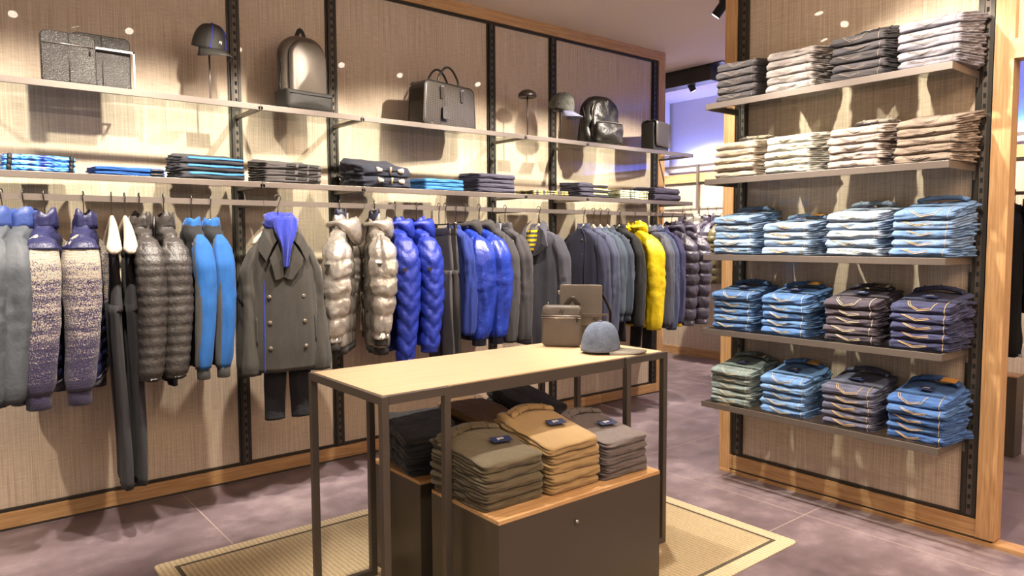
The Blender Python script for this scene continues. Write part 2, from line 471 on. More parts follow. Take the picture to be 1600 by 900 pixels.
for yy, lb in ((2.575, 'slotted upright at the left edge of the jeans display'), (1.265, 'slotted upright at the right edge of the jeans display')):
    standard(UX - 0.001, yy, 0.13, CZ - 0.01, 'X', label=lb)
UZ = [2.288, 1.848, 1.404, 0.960, 0.517]
ORD = ['top', 'second', 'middle', 'fourth', 'bottom']
for z, o_ in zip(UZ, ORD):
    what = {'top': 'grey and black jeans', 'second': 'cream and beige jeans', 'middle': 'palest blue jeans', 'fourth': 'indigo jeans', 'bottom': 'lowest stacks of jeans'}[o_]
    t = thing('metal_shelf', '%s metal shelf of right-hand display, holding %s' % (o_, what), 'shelf', (UX - 0.35, 1.290, z), 0, 'shelves of the jeans display')
    MB().box(0.010, 0.34, 0.010, 1.31, -0.012, -0.002).build('glass_pane', M['glass'], t)
    MB().box(0, 0.010, 0, 1.32, -0.034, 0).build('front_rail', M['bronze'], t, bevel=0.0015)
    for yy in (0, 1.31):
        m = MB().box(0.010, 0.345, yy, yy + 0.010, -0.034, 0); m.box(0.325, 0.345, yy, yy + 0.010, -0.075, -0.034)
        m.build('bracket', M['bronze'], t)

# ------------------------------------------------------------------ ceiling spotlights
track = MB().box(-1.6, 5.4, 2.90, 2.95, CZ - 0.035, CZ)
tk = track.build('light_track', M['dark']); tag(tk, 'long dark ceiling track running parallel to the long wall', 'light track')
track = MB().box(6.22, 6.38, 4.45, 5.9, 3.10, 3.25); track.box(6.2, 6.45, 4.30, 5.9, 3.25, CZ)
tk = track.build('light_track', M['dark']); tag(tk, 'dark hanging track box beyond the free end of the wall', 'light track')
SPL = ['', '', '', '', '', '', '', 'black cylinder spotlight left of the jeans display', '', '', '', '', '', '', '', '', 'black cylinder spotlight on hanging box, left one', 'black cylinder spotlight on hanging box, right one', '']
WHERE_SP = ['the far left of the long wall', 'the document cases', 'the black cap', 'the silver backpack', 'the briefcase', 'the bare hat stand', '', 'the messenger bag',
            'the middle of the jeans display', 'the right of the jeans display', 'the left of the jeans display', 'the table top', 'the near end of the table', 'the left of the table', 'the rug', 'the passage', '', '', 'the next room']
SPL[6] = SPL[7]; SPL[7] = ''
for k, sp in enumerate(SPOTS):
    x, y, ax, ay, az, w, cn = sp
    box = k in (16, 17)
    t = thing('ceiling_spotlight', SPL[k] or 'black cylinder ceiling spotlight above %s' % WHERE_SP[k], 'spotlight', (x, y, LAMP_Z), 0, 'ceiling spotlights')
    d = Vector((ax - x, ay - y, az - LAMP_Z)).normalized()
    m = MB(); r = 0.033
    m.tube([d * -0.10, d * 0.055], r, 20)
    m.tube([(0, 0, 0), (0, 0, (3.12 if box else CZ) - LAMP_Z)], 0.009, 8)
    m.build('lamp_housing', M['black'], t)
    MB().tube([d * 0.0555, d * 0.0575], r * 0.86, 20).build('lamp_lens', M['lampface'], t)
    lo = spot_light(*sp, None)
    lo.location = d * 0.075; lo.parent = t

# ------------------------------------------------------------------ folded garments
def rrect_ring(w, d, r, n=48, ins=None):
    """points of a rounded rectangle, counter-clockwise, with outward normals"""
    pts = []
    per = n // 4
    cs = [(w / 2 - r, d / 2 - r, 0), (-w / 2 + r, d / 2 - r, pi / 2), (-w / 2 + r, -d / 2 + r, pi), (w / 2 - r, -d / 2 + r, 1.5 * pi)]
    e = 4
    for q, (cx, cy, a0) in enumerate(cs):
        for k in range(e):
            a = a0 + pi / 2 * k / (e - 1)
            pts.append((cx + r * cos(a), cy + r * sin(a), cos(a), sin(a)))
        nx, ny, _ = cs[(q + 1) % 4]
        a1 = a0 + pi / 2
        p0 = (cx + r * cos(a1), cy + r * sin(a1)); p1 = (nx + r * cos(a1), ny + r * sin(a1))
        m = per - e
        for k in range(1, m + 1):
            f = k / (m + 1)
            pts.append((p0[0] * (1 - f) + p1[0] * f, p0[1] * (1 - f) + p1[1] * f, cos(a1), sin(a1)))
    return pts

def folded_mesh(w, d, t, seed, layers=4, side=1, wedge=(0.9, 0.3), rough=0.006, r=0.025, spread=0.02, lift=0.0, level=0, sag=0.004):
    """one folded garment. Front fold at -Y, layered edges at +X (side=1) or -X (side=-1)"""
    mb = MB(); NL = 15; base = rrect_ring(w, d, r, 64); rs = []
    w0, w1 = wedge
    def th(y): return t * (w0 + w1 * (y + d / 2) / d)
    def top(x, y, lev):   # height of the interface number lev in the stack
        return lev * (th(y) - t * w0) + sag * nz(x * 9 + 3.1, y * 9, lev * 0.9 + seed * 0.01) * min(lev, 1.0)
    for k in range(NL):
        z = k / (NL - 1); c = 2 * z - 1
        ef = t * 0.42 * (1 - sqrt(max(0, 1 - c * c * 0.98)))
        ring = []
        for (x, y, nx, ny) in base:
            ph = z * layers + 0.35 * nz(seed, y * 14, z * 2)
            es = 0.010 * (1 - abs(sin(pi * ph)) ** 0.55) + (0.010 if k in (0, NL - 1) else 0)
            es -= spread * (0.5 + nz(seed * 3.3, y * 20, math.floor(ph) * 5.1)) * max(0, (y + d / 2) / d)
            el = ef * 0.9
            wf = max(0, -ny) ** 2; wb = max(0, ny) ** 2
            wr = max(0, nx * side) ** 2; wl = max(0, -nx * side) ** 2
            e = wf * ef + wb * ef + wr * es + wl * el
            e += rough * nz(x * 16 + seed, y * 16, z * 3)
            px = x - nx * e; py = y - ny * e
            h0 = top(px, py, level); h1 = top(px, py, level + 1) + t * w0
            ring.append((px, py, h0 + (h1 - h0) * z + (0.0006 if k == 0 else 0)))
        rs.append(ring)
    # close top and bottom with inner rings
    def inner(ring, lev, up):
        out = []
        for f in (0.93, 0.78, 0.5, 0.2):
            rr = []
            for (x, y, zz) in ring:
                px, py = x * f, y * f
                hh = top(px, py, lev) + (t * w0 if up else 0.0006)
                g = 0.0026 * nz(px * 30 + seed, py * 22, 9) + (0.0016 if f < 0.9 else 0)
                rr.append((px, py, hh + (g + lift * max(0, py / d + 0.1) if up else 0)))
            out.append(rr)
        return out
    allr = list(reversed(inner(rs[0], level, False))) + rs + inner(rs[-1], level + 1, True)
    mb.rings(allr)
    def surf(x, a):   # point on the front fold; a = -1 bottom .. 1 top, >1 runs back over the top by (a-1)*0.1 m
        c = max(-1, min(1, a)); ef = t * 0.42 * (1 - sqrt(max(0, 1 - c * c * 0.98)))
        y = -d / 2 + ef + max(0, a - 1) * 0.1
        y += rough * nz(x * 16 + seed, -d / 2 * 16, (c + 1) / 2 * 3)
        h0 = top(x, y, level); h1 = top(x, y, level + 1) + t * w0
        z = h0 + (h1 - h0) * (c + 1) / 2
        nrm = Vector((0, -sqrt(max(0, 1 - c * c)), c)).normalized() if a <= 1 else Vector((0, 0, 1))
        return Vector((x, y, z)) + nrm * (0.0012 if a <= 1 else 0.004)
    return mb, surf, top

def poly_on(surf, pts, n=10):
    out = []
    for (x0, a0), (x1, a1) in zip(pts[:-1], pts[1:]):
        for k in range(n): out.append(surf(x0 + (x1 - x0) * k / n, a0 + (a1 - a0) * k / n))
    out.append(surf(*pts[-1])); return out

COUNT = ['bottom', 'second from bottom', 'middle', 'second from top', 'topmost']
def ordn(i, n):
    if i == 0: return 'bottom one'
    if i == n - 1: return 'topmost'
    if n == 5: return ['', 'second from bottom', 'middle one', 'second from top'][i]
    if n == 4: return ['', 'second from bottom', 'second from top'][i]
    if n == 3: return 'middle one'
    if n == 6: return ['', 'second from bottom', 'third from bottom', 'third from top', 'second from top'][i]
    return 'number %d' % i

def top_details(o, mb_surf, top, w, d, t, w0, level, cloth, thread, patch, tagc, n_levels, side=1):
    """waistband, patch and card on the topmost trousers"""
    def hz(x, y): return top(x, y, level + 1) + t * w0 + 0.004
    # waistband: a curved double band standing a little proud at the back
    m = MB()
    for off, hh in ((0.0, 0.022), (0.028, 0.014)):
        rs = []
        for k in range(15):
            f = k / 14; x = -w * 0.40 + w * 0.84 * f
            y = d * 0.28 + 0.035 * sin(pi * f) + off
            z = hz(x, y) + 0.002 + 0.010 * sin(pi * f)
            rs.append([(x, y - 0.022, z - 0.006), (x, y + 0.016, z - 0.004), (x, y + 0.018, z + hh), (x, y - 0.014, z + hh * 0.8)])
        m.rings(rs)
    m.build('waistband', cloth, o, True, 0, 1)
    for f in (0.2, 0.5, 0.8):
        m = MB()
        x = -w * 0.40 + w * 0.84 * f; y = d * 0.28 + 0.035 * sin(pi * f)
        z = hz(x, y) + 0.010 * sin(pi * f) + 0.018
        m.bar((x, y - 0.027, z - 0.012), (x, y + 0.004, z + 0.006), 0.008, 0.003)
        m.build('belt_loop', cloth, o)
    if patch:
        x = w * 0.26; y = d * 0.30; z = hz(x, y) + 0.026
        m = MB().rings([[(x - 0.034, y - 0.024, z - 0.004), (x + 0.034, y - 0.028, z - 0.006), (x + 0.034, y + 0.022, z + 0.006), (x - 0.034, y + 0.024, z + 0.008)],
                        [(x - 0.034, y - 0.024, z - 0.001), (x + 0.034, y - 0.028, z - 0.003), (x + 0.034, y + 0.022, z + 0.009), (x - 0.034, y + 0.024, z + 0.011)]])
        m.build('leather_patch', patch, o)
    if tagc:
        x = tagc[0] if isinstance(tagc, tuple) else 0.01; y = -d * 0.05; z = hz(x, y) + 0.010
        kk = 1.35 if side < 0 else 1.0
        tg = MB().rings([[(x - 0.036 * kk, y - 0.022, z), (x + 0.030 * kk, y - 0.030, z - 0.003), (x + 0.036 * kk, y + 0.012, z + 0.006), (x - 0.030 * kk, y + 0.020, z + 0.008)],
                         [(x - 0.036 * kk, y - 0.022, z + 0.001), (x + 0.030 * kk, y - 0.030, z - 0.002), (x + 0.036 * kk, y + 0.012, z + 0.007), (x - 0.030 * kk, y + 0.020, z + 0.009)]])
        tg = tg.build('size_card', M['navytag'], o)
        text_mesh('J06', 0.024, M['white'], tg, (x - 0.002, y - 0.003, z + 0.0055), (0.14, -0.05, -0.1), extrude=0.0003)

def trouser_stack(cx, cy, z0, rotz, n, w, d, t, mats, colname, where, group, seed, stitch='gold', patch=None, tagc=None,
                  side=1, wedge=(0.9, 0.3), kind='jeans', layers=4, spread=0.02, lift=0.0, front=None, jit=0.006):
    rnd = random.Random(seed); z = z0
    for i in range(n):
        mb, surf, top = folded_mesh(w * rnd.uniform(0.97, 1.02), d * rnd.uniform(0.97, 1.02), t, seed * 7.3 + i * 3.7, layers, side, wedge, 0.008, 0.022, spread, lift if i == n - 1 else 0, i)
        mt = mats[i % len(mats)] if isinstance(mats, (list, tuple)) else mats
        o = mb.build('folded_' + kind, mt, None, True)
        o.location = (cx + rnd.uniform(-jit, jit), cy + rnd.uniform(-jit, jit), z + 0.0005)
        o.rotation_euler = (0, 0, radians(rotz + rnd.uniform(-2.2, 2.2)))
        tag(o, '%s %s, %s, %s' % (colname, kind, ordn(i, n), where), kind, group)
        if stitch:
            a = rnd.uniform(-0.015, 0.015); wv = w * rnd.uniform(0.40, 0.46)
            q = rnd.uniform(-0.55, -0.15) if i < n - 1 else -0.2
            up = 0.75 if i < n - 1 else 1.35
            x0 = a - w * 0.06
            m = MB().tube(poly_on(surf, [(x0 - wv * 0.55, up), (x0 + 0.0, q), (x0 + wv * 0.5, q + 0.45)]), 0.0014, 5)
            m.tube(poly_on(surf, [(x0 - wv * 0.55 + 0.008, up), (x0 + 0.004, q + 0.3), (x0 + wv * 0.5 - 0.004, q + 0.75)]), 0.0010, 5)
            if i == n - 1:
                m.tube(poly_on(surf, [(x0 + wv * 0.5, q + 0.45), (x0 + wv * 0.62, 1.3)]), 0.0014, 5)
            m.build('pocket_stitching', M[stitch], o)
            MB().tube(poly_on(surf, [(side * w * 0.40, -0.8), (side * w * 0.405, 1.0), (side * w * 0.38, 1.7)]), 0.0012, 5).build('side_seam', M[stitch], o)
        if i == n - 1 and (patch or tagc):
            top_details(o, surf, top, w, d, t, wedge[0], i, mt, stitch, patch, tagc, n, side)
        z += t * wedge[0]
    return z

# the jeans display: colour name, rgb list per stack
J = {
 0: [('charcoal grey', [(74, 70, 72), (84, 80, 82)], 5, 'grey_thread', 0, 0, (0.9, 0.14)), ('light stone grey', [(164, 155, 150), (150, 142, 138)], 5, 'grey_thread', 0, 0, (0.95, 0.17)),
     ('near-black', [(62, 58, 60), (74, 70, 74)], 5, 'grey_thread', 0, 1, (0.8, 0.19)), ('pale lavender grey', [(138, 135, 144), (150, 147, 154)], 5, 'grey_thread', 0, 0, (0.85, 0.25))],
 1: [('warm cream', [(208, 192, 170), (198, 182, 160)], 5, 'pale_thread', 0, 1, (0.85, 0.14)), ('off-white', [(212, 208, 194), (200, 198, 184)], 5, 'pale_thread', 0, 0, (0.85, 0.17)),
     ('pinkish stone', [(184, 168, 158), (174, 159, 149)], 5, 'grey_thread', 0, 1, (0.9, 0.17)), ('taupe khaki', [(156, 139, 123), (148, 131, 115)], 5, 'grey_thread', 0, 0, (0.9, 0.25))],
 2: [('sky-washed blue', [(120, 150, 186), (146, 172, 204)], 5, 'pale_thread', 0, 1, (0.92, 0.17)), ('light faded blue', [(156, 178, 204), (134, 160, 192)], 4, 'gold', 1, 1, (0.92, 0.17)),
     ('bleached pale blue', [(170, 186, 206), (146, 170, 200)], 5, 'pale_thread', 0, 1, (0.88, 0.17)), ('bright washed blue', [(112, 148, 194), (132, 162, 202)], 5, 'gold', 0, 1, (0.88, 0.23))],
 3: [('mid-blue stonewash', [(74, 112, 162), (90, 128, 174)], 5, 'pale_thread', 0, 1, (0.9, 0.19)), ('clear mid-blue', [(82, 124, 180), (96, 138, 190)], 5, 'pale_thread', 1, 1, (0.9, 0.19)),
     ('purplish black', [(72, 64, 76), (84, 76, 86)], 5, 'pale_thread', 2, 1, (0.88, 0.21)), ('deep indigo', [(52, 56, 92), (58, 62, 100)], 5, 'gold', 0, 1, (0.88, 0.22))],
 4: [('greenish faded grey', [(134, 150, 148), (148, 162, 158)], 5, 'pale_thread', 2, 1, (0.88, 0.23)), ('light denim blue', [(108, 150, 204), (122, 162, 210)], 5, 'pale_thread', 1, 1, (0.88, 0.22)),
     ('slate grey denim', [(92, 94, 116), (102, 104, 124)], 5, 'gold', 0, 1, (0.85, 0.23)), ('strong blue', [(62, 102, 164), (74, 114, 172)], 5, 'gold', 1, 1, (0.88, 0.23))],
}
YC = [2.435, 2.105, 1.742, 1.412]
SP = ['leftmost stack', 'second stack from left', 'third stack from left', 'rightmost stack']
for s in range(5):
    for k, (cn, cols, n, st, patch, tg, wd) in enumerate(J[s]):
        mats = [m_denim('denim_%s' % cn.replace(' ', '_'), c, 0.30 if s < 2 else 0.42) for c in cols]
        hh = 0.216 if s < 4 else 0.205
        if s == 1: hh = 0.2
        tt = hh / n / wd[0] if n == 5 else 0.170 / n / wd[0]
        # stacks on the right stand fuller at the back
        trouser_stack(UX - 0.178, YC[k], UZ[s], -90, n, 0.272, 0.285, tt, mats, cn, '%s %s display shelf' % (SP[k], ORD[s]),
                      'folded jeans on the right-hand display', s * 10 + k + 1, st,
                      {0: None, 1: M['tan'], 2: m_plain('grey_patch', (98, 84, 70), 0.6)}[patch], 1 if tg else None, wedge=wd,
                      layers=4, spread=0.03)

# ------------------------------------------------------------------ counter table and plinths
TX0, TX1, TY0, TY1, TZ = 1.20, 2.757, 2.197, 2.82, 0.952
t = thing('display_table', 'long display table with pale wood top and square taupe metal legs', 'table', (TX0, TY0, 0.006))
w = 0.028; L = TX1 - TX0; Dp = TY1 - TY0; H = TZ - 0.006
MB().box(0.016, L - 0.016, 0.022, Dp - 0.016, H - 0.022, H + 0.002).build('table_top', M['ash'], t, bevel=0.001)
MB().box(0.29, L - 0.29, 0.016, 0.0215, H - 0.05, H - 0.003).build('apron', M['frame'], t)
MB().box(0.29, L - 0.29, Dp - 0.0155, Dp - 0.010, H - 0.05, H - 0.003).build('apron', M['frame'], t)
for x0 in (0, L - 0.29):
    for xx in (x0, x0 + 0.29 - w):
        for yy in (0, Dp - w):
            MB().box(xx, xx + w, yy, yy + w, 0, H).build('leg', M['frame'], t, bevel=0.0015)
    for yy in (0, Dp - w):
        MB().box(x0 + w, x0 + 0.29 - w, yy, yy + w, 0.0, w).build('foot_bar', M['frame'], t)
        MB().box(x0 + w, x0 + 0.29 - w, yy, yy + (w if yy else 0.0215), H - 0.030, H).build('top_bar', M['frame'], t)
for xx in (0, L - w):
    MB().box(xx, xx + 0.0155 if xx == 0 else xx + w, w, Dp - w, H - 0.030, H).build('top_bar', M['frame'], t) if xx == 0 else \
        MB().box(xx + w - 0.0155, xx + w, w, Dp - w, H - 0.030, H).build('top_bar', M['frame'], t)

def plinth(x0, x1, y0, y1, h, label, knob=False):
    t = thing('display_plinth', label, 'plinth', (x0, y0, 0.007), 0, 'plinths under the table')
    MB().box(0, x1 - x0, 0, y1 - y0, 0, h - 0.014 - 0.007).build('body', M['plinth'], t, bevel=0.001)
    MB().box(0.001, x1 - x0 - 0.001, 0.001, y1 - y0 - 0.001, h - 0.0138 - 0.007, h - 0.007).build('wooden_top', M['oakX'], t)
    if knob:
        m = MB().lathe([(0.001, -0.0), (0.008, -0.0), (0.008, -0.008), (0.005, -0.012), (0.001, -0.012)], 14, (0.38, 0, 0.40), 'Y')
        m.build('lock_button', M['chrome'], t, smooth=True)
plinth(1.522, 2.408, 1.953, 2.39, 0.50, 'large umber plinth in front, carrying olive, tan and grey trousers', True)
plinth(1.532, 2.42, 2.492, 2.895, 0.50, 'umber plinth at the back, carrying black and brown trousers')

def chino(name, col, amt=0.10): return m_cloth(name, col, 0.8, 500, amt, 0.2, 0.5)
ST = [  # cx, cy, w, d, t, n, colour, name, wedge
    (1.668, 2.205, 0.285, 0.36, 0.036, 5, (112, 98, 68), 'olive', (1.0, 0.24), 'leftmost stack on the front plinth'),
    (1.968, 2.19, 0.275, 0.36, 0.037, 5, (196, 160, 104), 'mustard tan', (1.05, 0.36), 'middle stack on the front plinth'),
    (2.255, 2.175, 0.265, 0.36, 0.033, 5, (122, 108, 104), 'mauve grey', (0.95, 0.26), 'rightmost stack on the front plinth')]
for k, (cx, cy, w_, d_, t_, n, col, cn, wd, wh) in enumerate(ST):
    trouser_stack(cx, cy, 0.50, 0, n, w_, d_, t_, chino('chino_' + cn.replace(' ', '_'), col), cn, wh, 'folded trousers under the table',
                  101 + k, None, None, (0.03 if k else 0.045,), side=-1, wedge=wd, kind='trousers', layers=3, spread=0.035, lift=0.02)
for k, (cx, cy, w_, d_, t_, n, col, cn, wd, wh, rz) in enumerate([
    (1.672, 2.69, 0.26, 0.34, 0.032, 6, (17, 18, 23), 'blue-black', (0.85, 0.25), 'left stack on the back plinth', -12),
    (1.995, 2.70, 0.27, 0.34, 0.040, 5, (146, 106, 56), 'tobacco brown', (0.80, 0.38), 'middle stack on the back plinth', 10),
    (2.285, 2.70, 0.25, 0.34, 0.042, 5, (32, 28, 30), 'black', (0.85, 0.42), 'right stack on the back plinth', 10)]):
    trouser_stack(cx, cy, 0.50, rz, n, w_, d_, t_, chino('trouser_' + cn.replace('-', '_').replace(' ', '_'), col, 0.18), cn, wh,
                  'folded trousers under the table', 120 + k, None, None, None, side=1, wedge=wd, kind='trousers', layers=3, spread=0.03)

# rug
t = thing('border_rug', 'straw-coloured woven rug with a dark inner border line under the table', 'rug', (0.735, 1.785, 0.0))
RL, RW = 2.53, 1.755
def slab(x0, x1, y0, y1, z0, z1, r=0.03):
    ring = rrect_ring(x1 - x0, y1 - y0, r, 64); cx, cy = (x0 + x1) / 2, (y0 + y1) / 2
    return MB().rings([[(cx + p[0] - p[2] * e, cy + p[1] - p[3] * e, z) for p in ring] for z, e in ((z0, 0), (z1 - 0.002, 0), (z1, 0.003))])
slab(0, RL, 0, RW, 0.0005, 0.0055).build('rug_body', m_rug('rug_straw_edge', (204, 186, 152)), t)
m = MB(); a, b = 0.075, 0.094
m.box(a, RL - a, a, b, 0.0055, 0.0062); m.box(a, RL - a, RW - b, RW - a, 0.0055, 0.0062)
m.box(a, b, b, RW - b, 0.0055, 0.0062); m.box(RL - b, RL - a, b, RW - b, 0.0055, 0.0062)
m.build('border_line', m_rug('rug_dark', (84, 76, 62)), t)
MB().box(b, RL - b, b, RW - b, 0.0055, 0.0062).build('rug_field', m_rug('rug_straw', (184, 165, 130)), t)

# ------------------------------------------------------------------ hangers and hanging garments
RY, RZ = 4.08, 1.726       # rail axis and rail top
NECK = 1.585               # height of the garment necks

def interp(tab, s):
    if s <= tab[0][0]: return tab[0][1]
    for (a, va), (b, vb) in zip(tab[:-1], tab[1:]):
        if s <= b:
            f = (s - a) / (b - a); f = f * f * (3 - 2 * f)
            return va + (vb - va) * f
    return tab[-1][1]

def make_hanger_mesh():
    # origin on the rail top; arms along local X
    hk = MB(); pts = []
    for k in range(15):
        a = radians(-45 + 235 * k / 14); pts.append((0.0175 * cos(a), 0, 0.0035 + 0.0175 * sin(a) - 0.004))
    pts = pts[::-1][:-1]
    pts = [(-p[0], p[1], p[2]) for p in pts]
    tail = [(0.004, 0, -0.040), (0.0, 0, -0.065), (0, 0, -0.12)]
    return pts, tail
def hook_mb():
    pts = []
    for k in range(13):
        a = radians(200 - 245 * k / 12); pts.append((0.0185 * cos(a), 0, 0.0005 + 0.0185 * sin(a)))
    pts += [(0.006, 0, -0.032), (0, 0, -0.048), (0, 0, -0.125)]
    return MB().tube(pts, 0.0026, 8)
def arms_mb(span=0.205, drop=0.085, thick=1.0, pw=1.35):
    rs = []; n = 29
    for k in range(n):
        u = -1 + 2 * k / (n - 1); au = abs(u)
        x = span * u; z = -0.118 - drop * (au ** pw) - 0.010
        y = -0.012 * au ** 2
        hz = (0.020 + 0.006 * sin(pi * min(au, 1))) * thick * (1 if au < 0.93 else 0.75 if au < 0.99 else 0.35)
        hy = (0.011 + 0.017 * au ** 1.2) * thick * (1 if au < 0.93 else 0.8 if au < 0.99 else 0.35)
        if au < 0.06: hz *= 1.25
        rs.append([(x, y + hy * cos(2 * pi * q / 14), z + hz * sin(2 * pi * q / 14)) for q in range(14)])
    return MB().rings(rs)
HOOK = hook_mb(); ARMS = arms_mb(0.150, 0.125, 0.9, 1.0); ARMS_THIN = arms_mb(0.21, 0.15, 1.3)
def hanger(x, yaw, label, y=RY, z=RZ, group='hangers on the long rail', mat='hanger', bare=False):
    t = thing('clothes_hanger', label, 'hanger', (x, y, z), -90 - yaw, group)
    HOOK.build('hook', M['hook'], t, True)
    (ARMS if not bare else ARMS_THIN).build('shoulder_bar', M[mat], t, True)
    return t
def clip_hanger(x, yaw, label, span=0.15, y=RY, z=RZ, group='hangers on the long rail'):
    t = thing('clip_hanger', label, 'hanger', (x, y, z), -90 - yaw, group)
    HOOK.build('hook', M['hook'], t, True)
    MB().tube([(-span, 0, -0.125), (span, 0, -0.125)], 0.004, 8).build('bar', M['hook'], t, True)
    for sx in (-1, 1):
        m = MB().box(sx * span * 0.9 - 0.012, sx * span * 0.9 + 0.012, -0.010, 0.010, -0.165, -0.118)
        m.build('clip', M['black'], t, bevel=0.002)
    return t

def body_mesh(W, L, D, hem=1.0, quilt=None, seed=0, fold=0.008, nt=56, puff=1.0, flare=0.0, open_hem=True, neck=0.060, slope=0.085):
    """torso loft; origin at neck, hanging down -Z; front is -Y"""
    n_lev = max(30, int(L / 0.0095)) if quilt else max(26, int(L / 0.02))
    hw = [(0, neck), (0.02, neck + 0.018), (slope * 0.6, W * 0.5 * 0.70), (slope, W * 0.5 * 0.88), (slope + 0.05, W * 0.5 * 0.965), (0.25, W * 0.5 * 0.98), (L * 0.8, W * 0.5 * (0.5 + hem / 2)), (L, W * 0.5 * hem)]
    hd = [(0, 0.042), (0.04, 0.046), (0.12, D * 0.42), (0.3, D * 0.5), (L * 0.8, D * 0.5 + flare), (L, D * 0.46 + flare)]
    rs = []
    def pt(th, s, off=0.0):
        a = interp(hw, s); b = interp(hd, s); e = 2 / 2.7
        x = a * sg(cos(th), e); y = b * sg(sin(th), e)
        r = off
        if quilt:
            pitch, amp, chev, s0 = quilt
            u = (s - s0 + chev * abs(x)) / pitch
            if s > s0 * 0.4: r += amp * (abs(sin(pi * u)) ** 0.55 - 0.55) + amp * 0.28 * nz(x * 26 + seed, th * 4, s * 26)
        r += fold * 1.7 * nz(th * 1.9 + seed, s * 1.6, seed) * min(1, s / 0.15 + 0.2) + fold * 1.1 * nz(th * 4.1, s * 2.2 + seed, 5) * min(1, s / 0.2)
        nx, ny = cos(th), sin(th)
        return (x + nx * r, y + ny * r, -s)
    ss = []
    for k in range(n_lev + 1):
        f = k / n_lev; ss.append(L * (f ** 1.15))
    for s in ss: rs.append([pt(2 * pi * k / nt, s) for k in range(nt)])
    # turned hem with a hollow inside
    if open_hem:
        for f, dz in ((0.93, 0.0), (0.88, 0.05)):
            rs.append([(p[0] * f, p[1] * f, p[2] + dz) for p in rs[len(ss) - 1]])
    # hollow neck
    top = [(p[0] * 0.88, p[1] * 0.88, p[2] - 0.0) for p in rs[0]]; top2 = [(p[0] * 0.8, p[1] * 0.8, p[2] - 0.03) for p in rs[0]]
    rs = [top2, top] + rs
    return MB().rings(rs), pt

def sleeve_mesh(sx, W, SL, R=(0.062, 0.070), quilt=None, seed=0, fold=0.006, cuff=0.040, lean=0.02, slope=0.085, nt=36, front=-0.015, bend=0.02):
    n_lev = max(24, int(SL / 0.010)) if quilt else max(22, int(SL / 0.02))
    rx0, ry0 = R; s0 = slope * 0.62
    cx = [(s0, W / 2 - 0.062), (slope + 0.03, W / 2 - 0.038), (slope + 0.14, W / 2 - 0.005), (SL * 0.6, W / 2 - 0.005 + lean * 0.4), (SL, W / 2 - 0.012 + lean)]
    rx = [(s0, 0.014), (slope + 0.015, rx0 * 0.72), (slope + 0.07, rx0 * 0.98), (SL * 0.45, rx0 * 0.95), (SL * 0.93, cuff * 1.15), (SL, cuff)]
    ry = [(s0, 0.012), (slope + 0.0, ry0 * 0.66), (slope + 0.05, ry0 * 0.94), (slope + 0.12, ry0), (SL * 0.5, ry0 * 0.96), (SL * 0.93, cuff * 1.2), (SL, cuff)]
    rs = []
    def pt(th, s, off=0.0):
        c = interp(cx, s); a = interp(rx, s); b = interp(ry, s)
        cy = front * (s / SL) + bend * sin(pi * s / SL)
        r = off
        if quilt:
            pitch, amp, chev, q0 = quilt
            y = b * sin(th)
            u = (s - q0 + chev * abs(y) * 1.6) / pitch
            r += (amp * (abs(sin(pi * u)) ** 0.55 - 0.55) + amp * 0.3 * nz(th * 2 + seed, s * 24, seed)) * min(1, max(0, (s - s0) / 0.05))
        e1 = 1 - min(1, abs(s - SL * 0.48) / 0.22)
        r += fold * 1.5 * nz(th * 1.3 + seed * 1.7, s * 2.6, seed) + fold * 0.9 * nz(th * 2.6, s * 7 + seed, 3) + fold * 1.1 * e1 * nz(th * 1.2 + s * 14, s * 26 + seed, 7)
        return (sx * (c + a * cos(th) + r * cos(th)), cy + b * sin(th) + r * sin(th), -s)
    for k in range(n_lev + 1):
        s = s0 + (SL - s0) * (k / n_lev)
        rs.append([pt(sx * 2 * pi * q / nt, s) for q in range(nt)])
    rs.append([(p[0] * 0.97 + 0.03 * sx * (W / 2), p[1] * 0.85, p[2] + 0.0) for p in rs[-1]])
    rs.append([(p[0], p[1] * 0.9, p[2] + 0.04) for p in rs[-1]])
    return MB().rings(rs), pt

def band_mesh(z0, z1, rx0, ry0, rx1, ry1, gap=0.35, thick=0.006, n=36, cyc=0.0, wave=0.004, seed=0, dip=0.0):
    """stand-up collar, open at the front (-Y) by gap radians each side"""
    rs = []
    for k in range(n):
        a = -pi / 2 + gap + (2 * pi - 2 * gap) * k / (n - 1)
        w_ = wave * nz(a * 2, seed, 1); hv = (z1 - z0) * 0.45 * nz(a * 1.3 + 5, seed * 1.7, 4) if z1 - z0 > 0.04 else 0
        c, s_ = cos(a), sin(a)
        fr = max(0, -s_) * dip
        prof = []
        for f in (0, 0.33, 0.66, 1): prof.append((rx0 + (rx1 - rx0) * f + w_, ry0 + (ry1 - ry0) * f + w_, z0 + (z1 - z0) * f + hv * f - fr * (1 - 0.3 * f)))
        outer = [(p[0] * c, p[1] * s_ + cyc, p[2]) for p in prof]
        inner = [((p[0] - thick) * c, (p[1] - thick) * s_ + cyc, p[2]) for p in reversed(prof)]
        rs.append(outer + inner)
    return MB().rings(rs)

def blob_mesh(cx, cy, cz, rx, ry, rz, seed=0, amp=0.12, n=30, lev=18, flat=0.0, hollow=0.0):
    rs = []
    for k in range(1, lev):
        ph = pi * k / lev; ring = []
        for q in range(n):
            a = 2 * pi * q / n
            d = Vector((sin(ph) * cos(a), sin(ph) * sin(a), cos(ph)))
            r = 1 + amp * nz(d.x * 2.2 + seed, d.y * 2.2, d.z * 2.2) + amp * 0.5 * nz(d.x * 5, d.y * 5 + seed, d.z * 5)
            if hollow: r *= 1 - hollow * max(0, -d.y) * max(0, d.z + 0.4)
            ring.append((cx + rx * d.x * r, cy + ry * d.y * r, cz + rz * d.z * r))
        rs.append(ring)
    return MB().rings(rs)

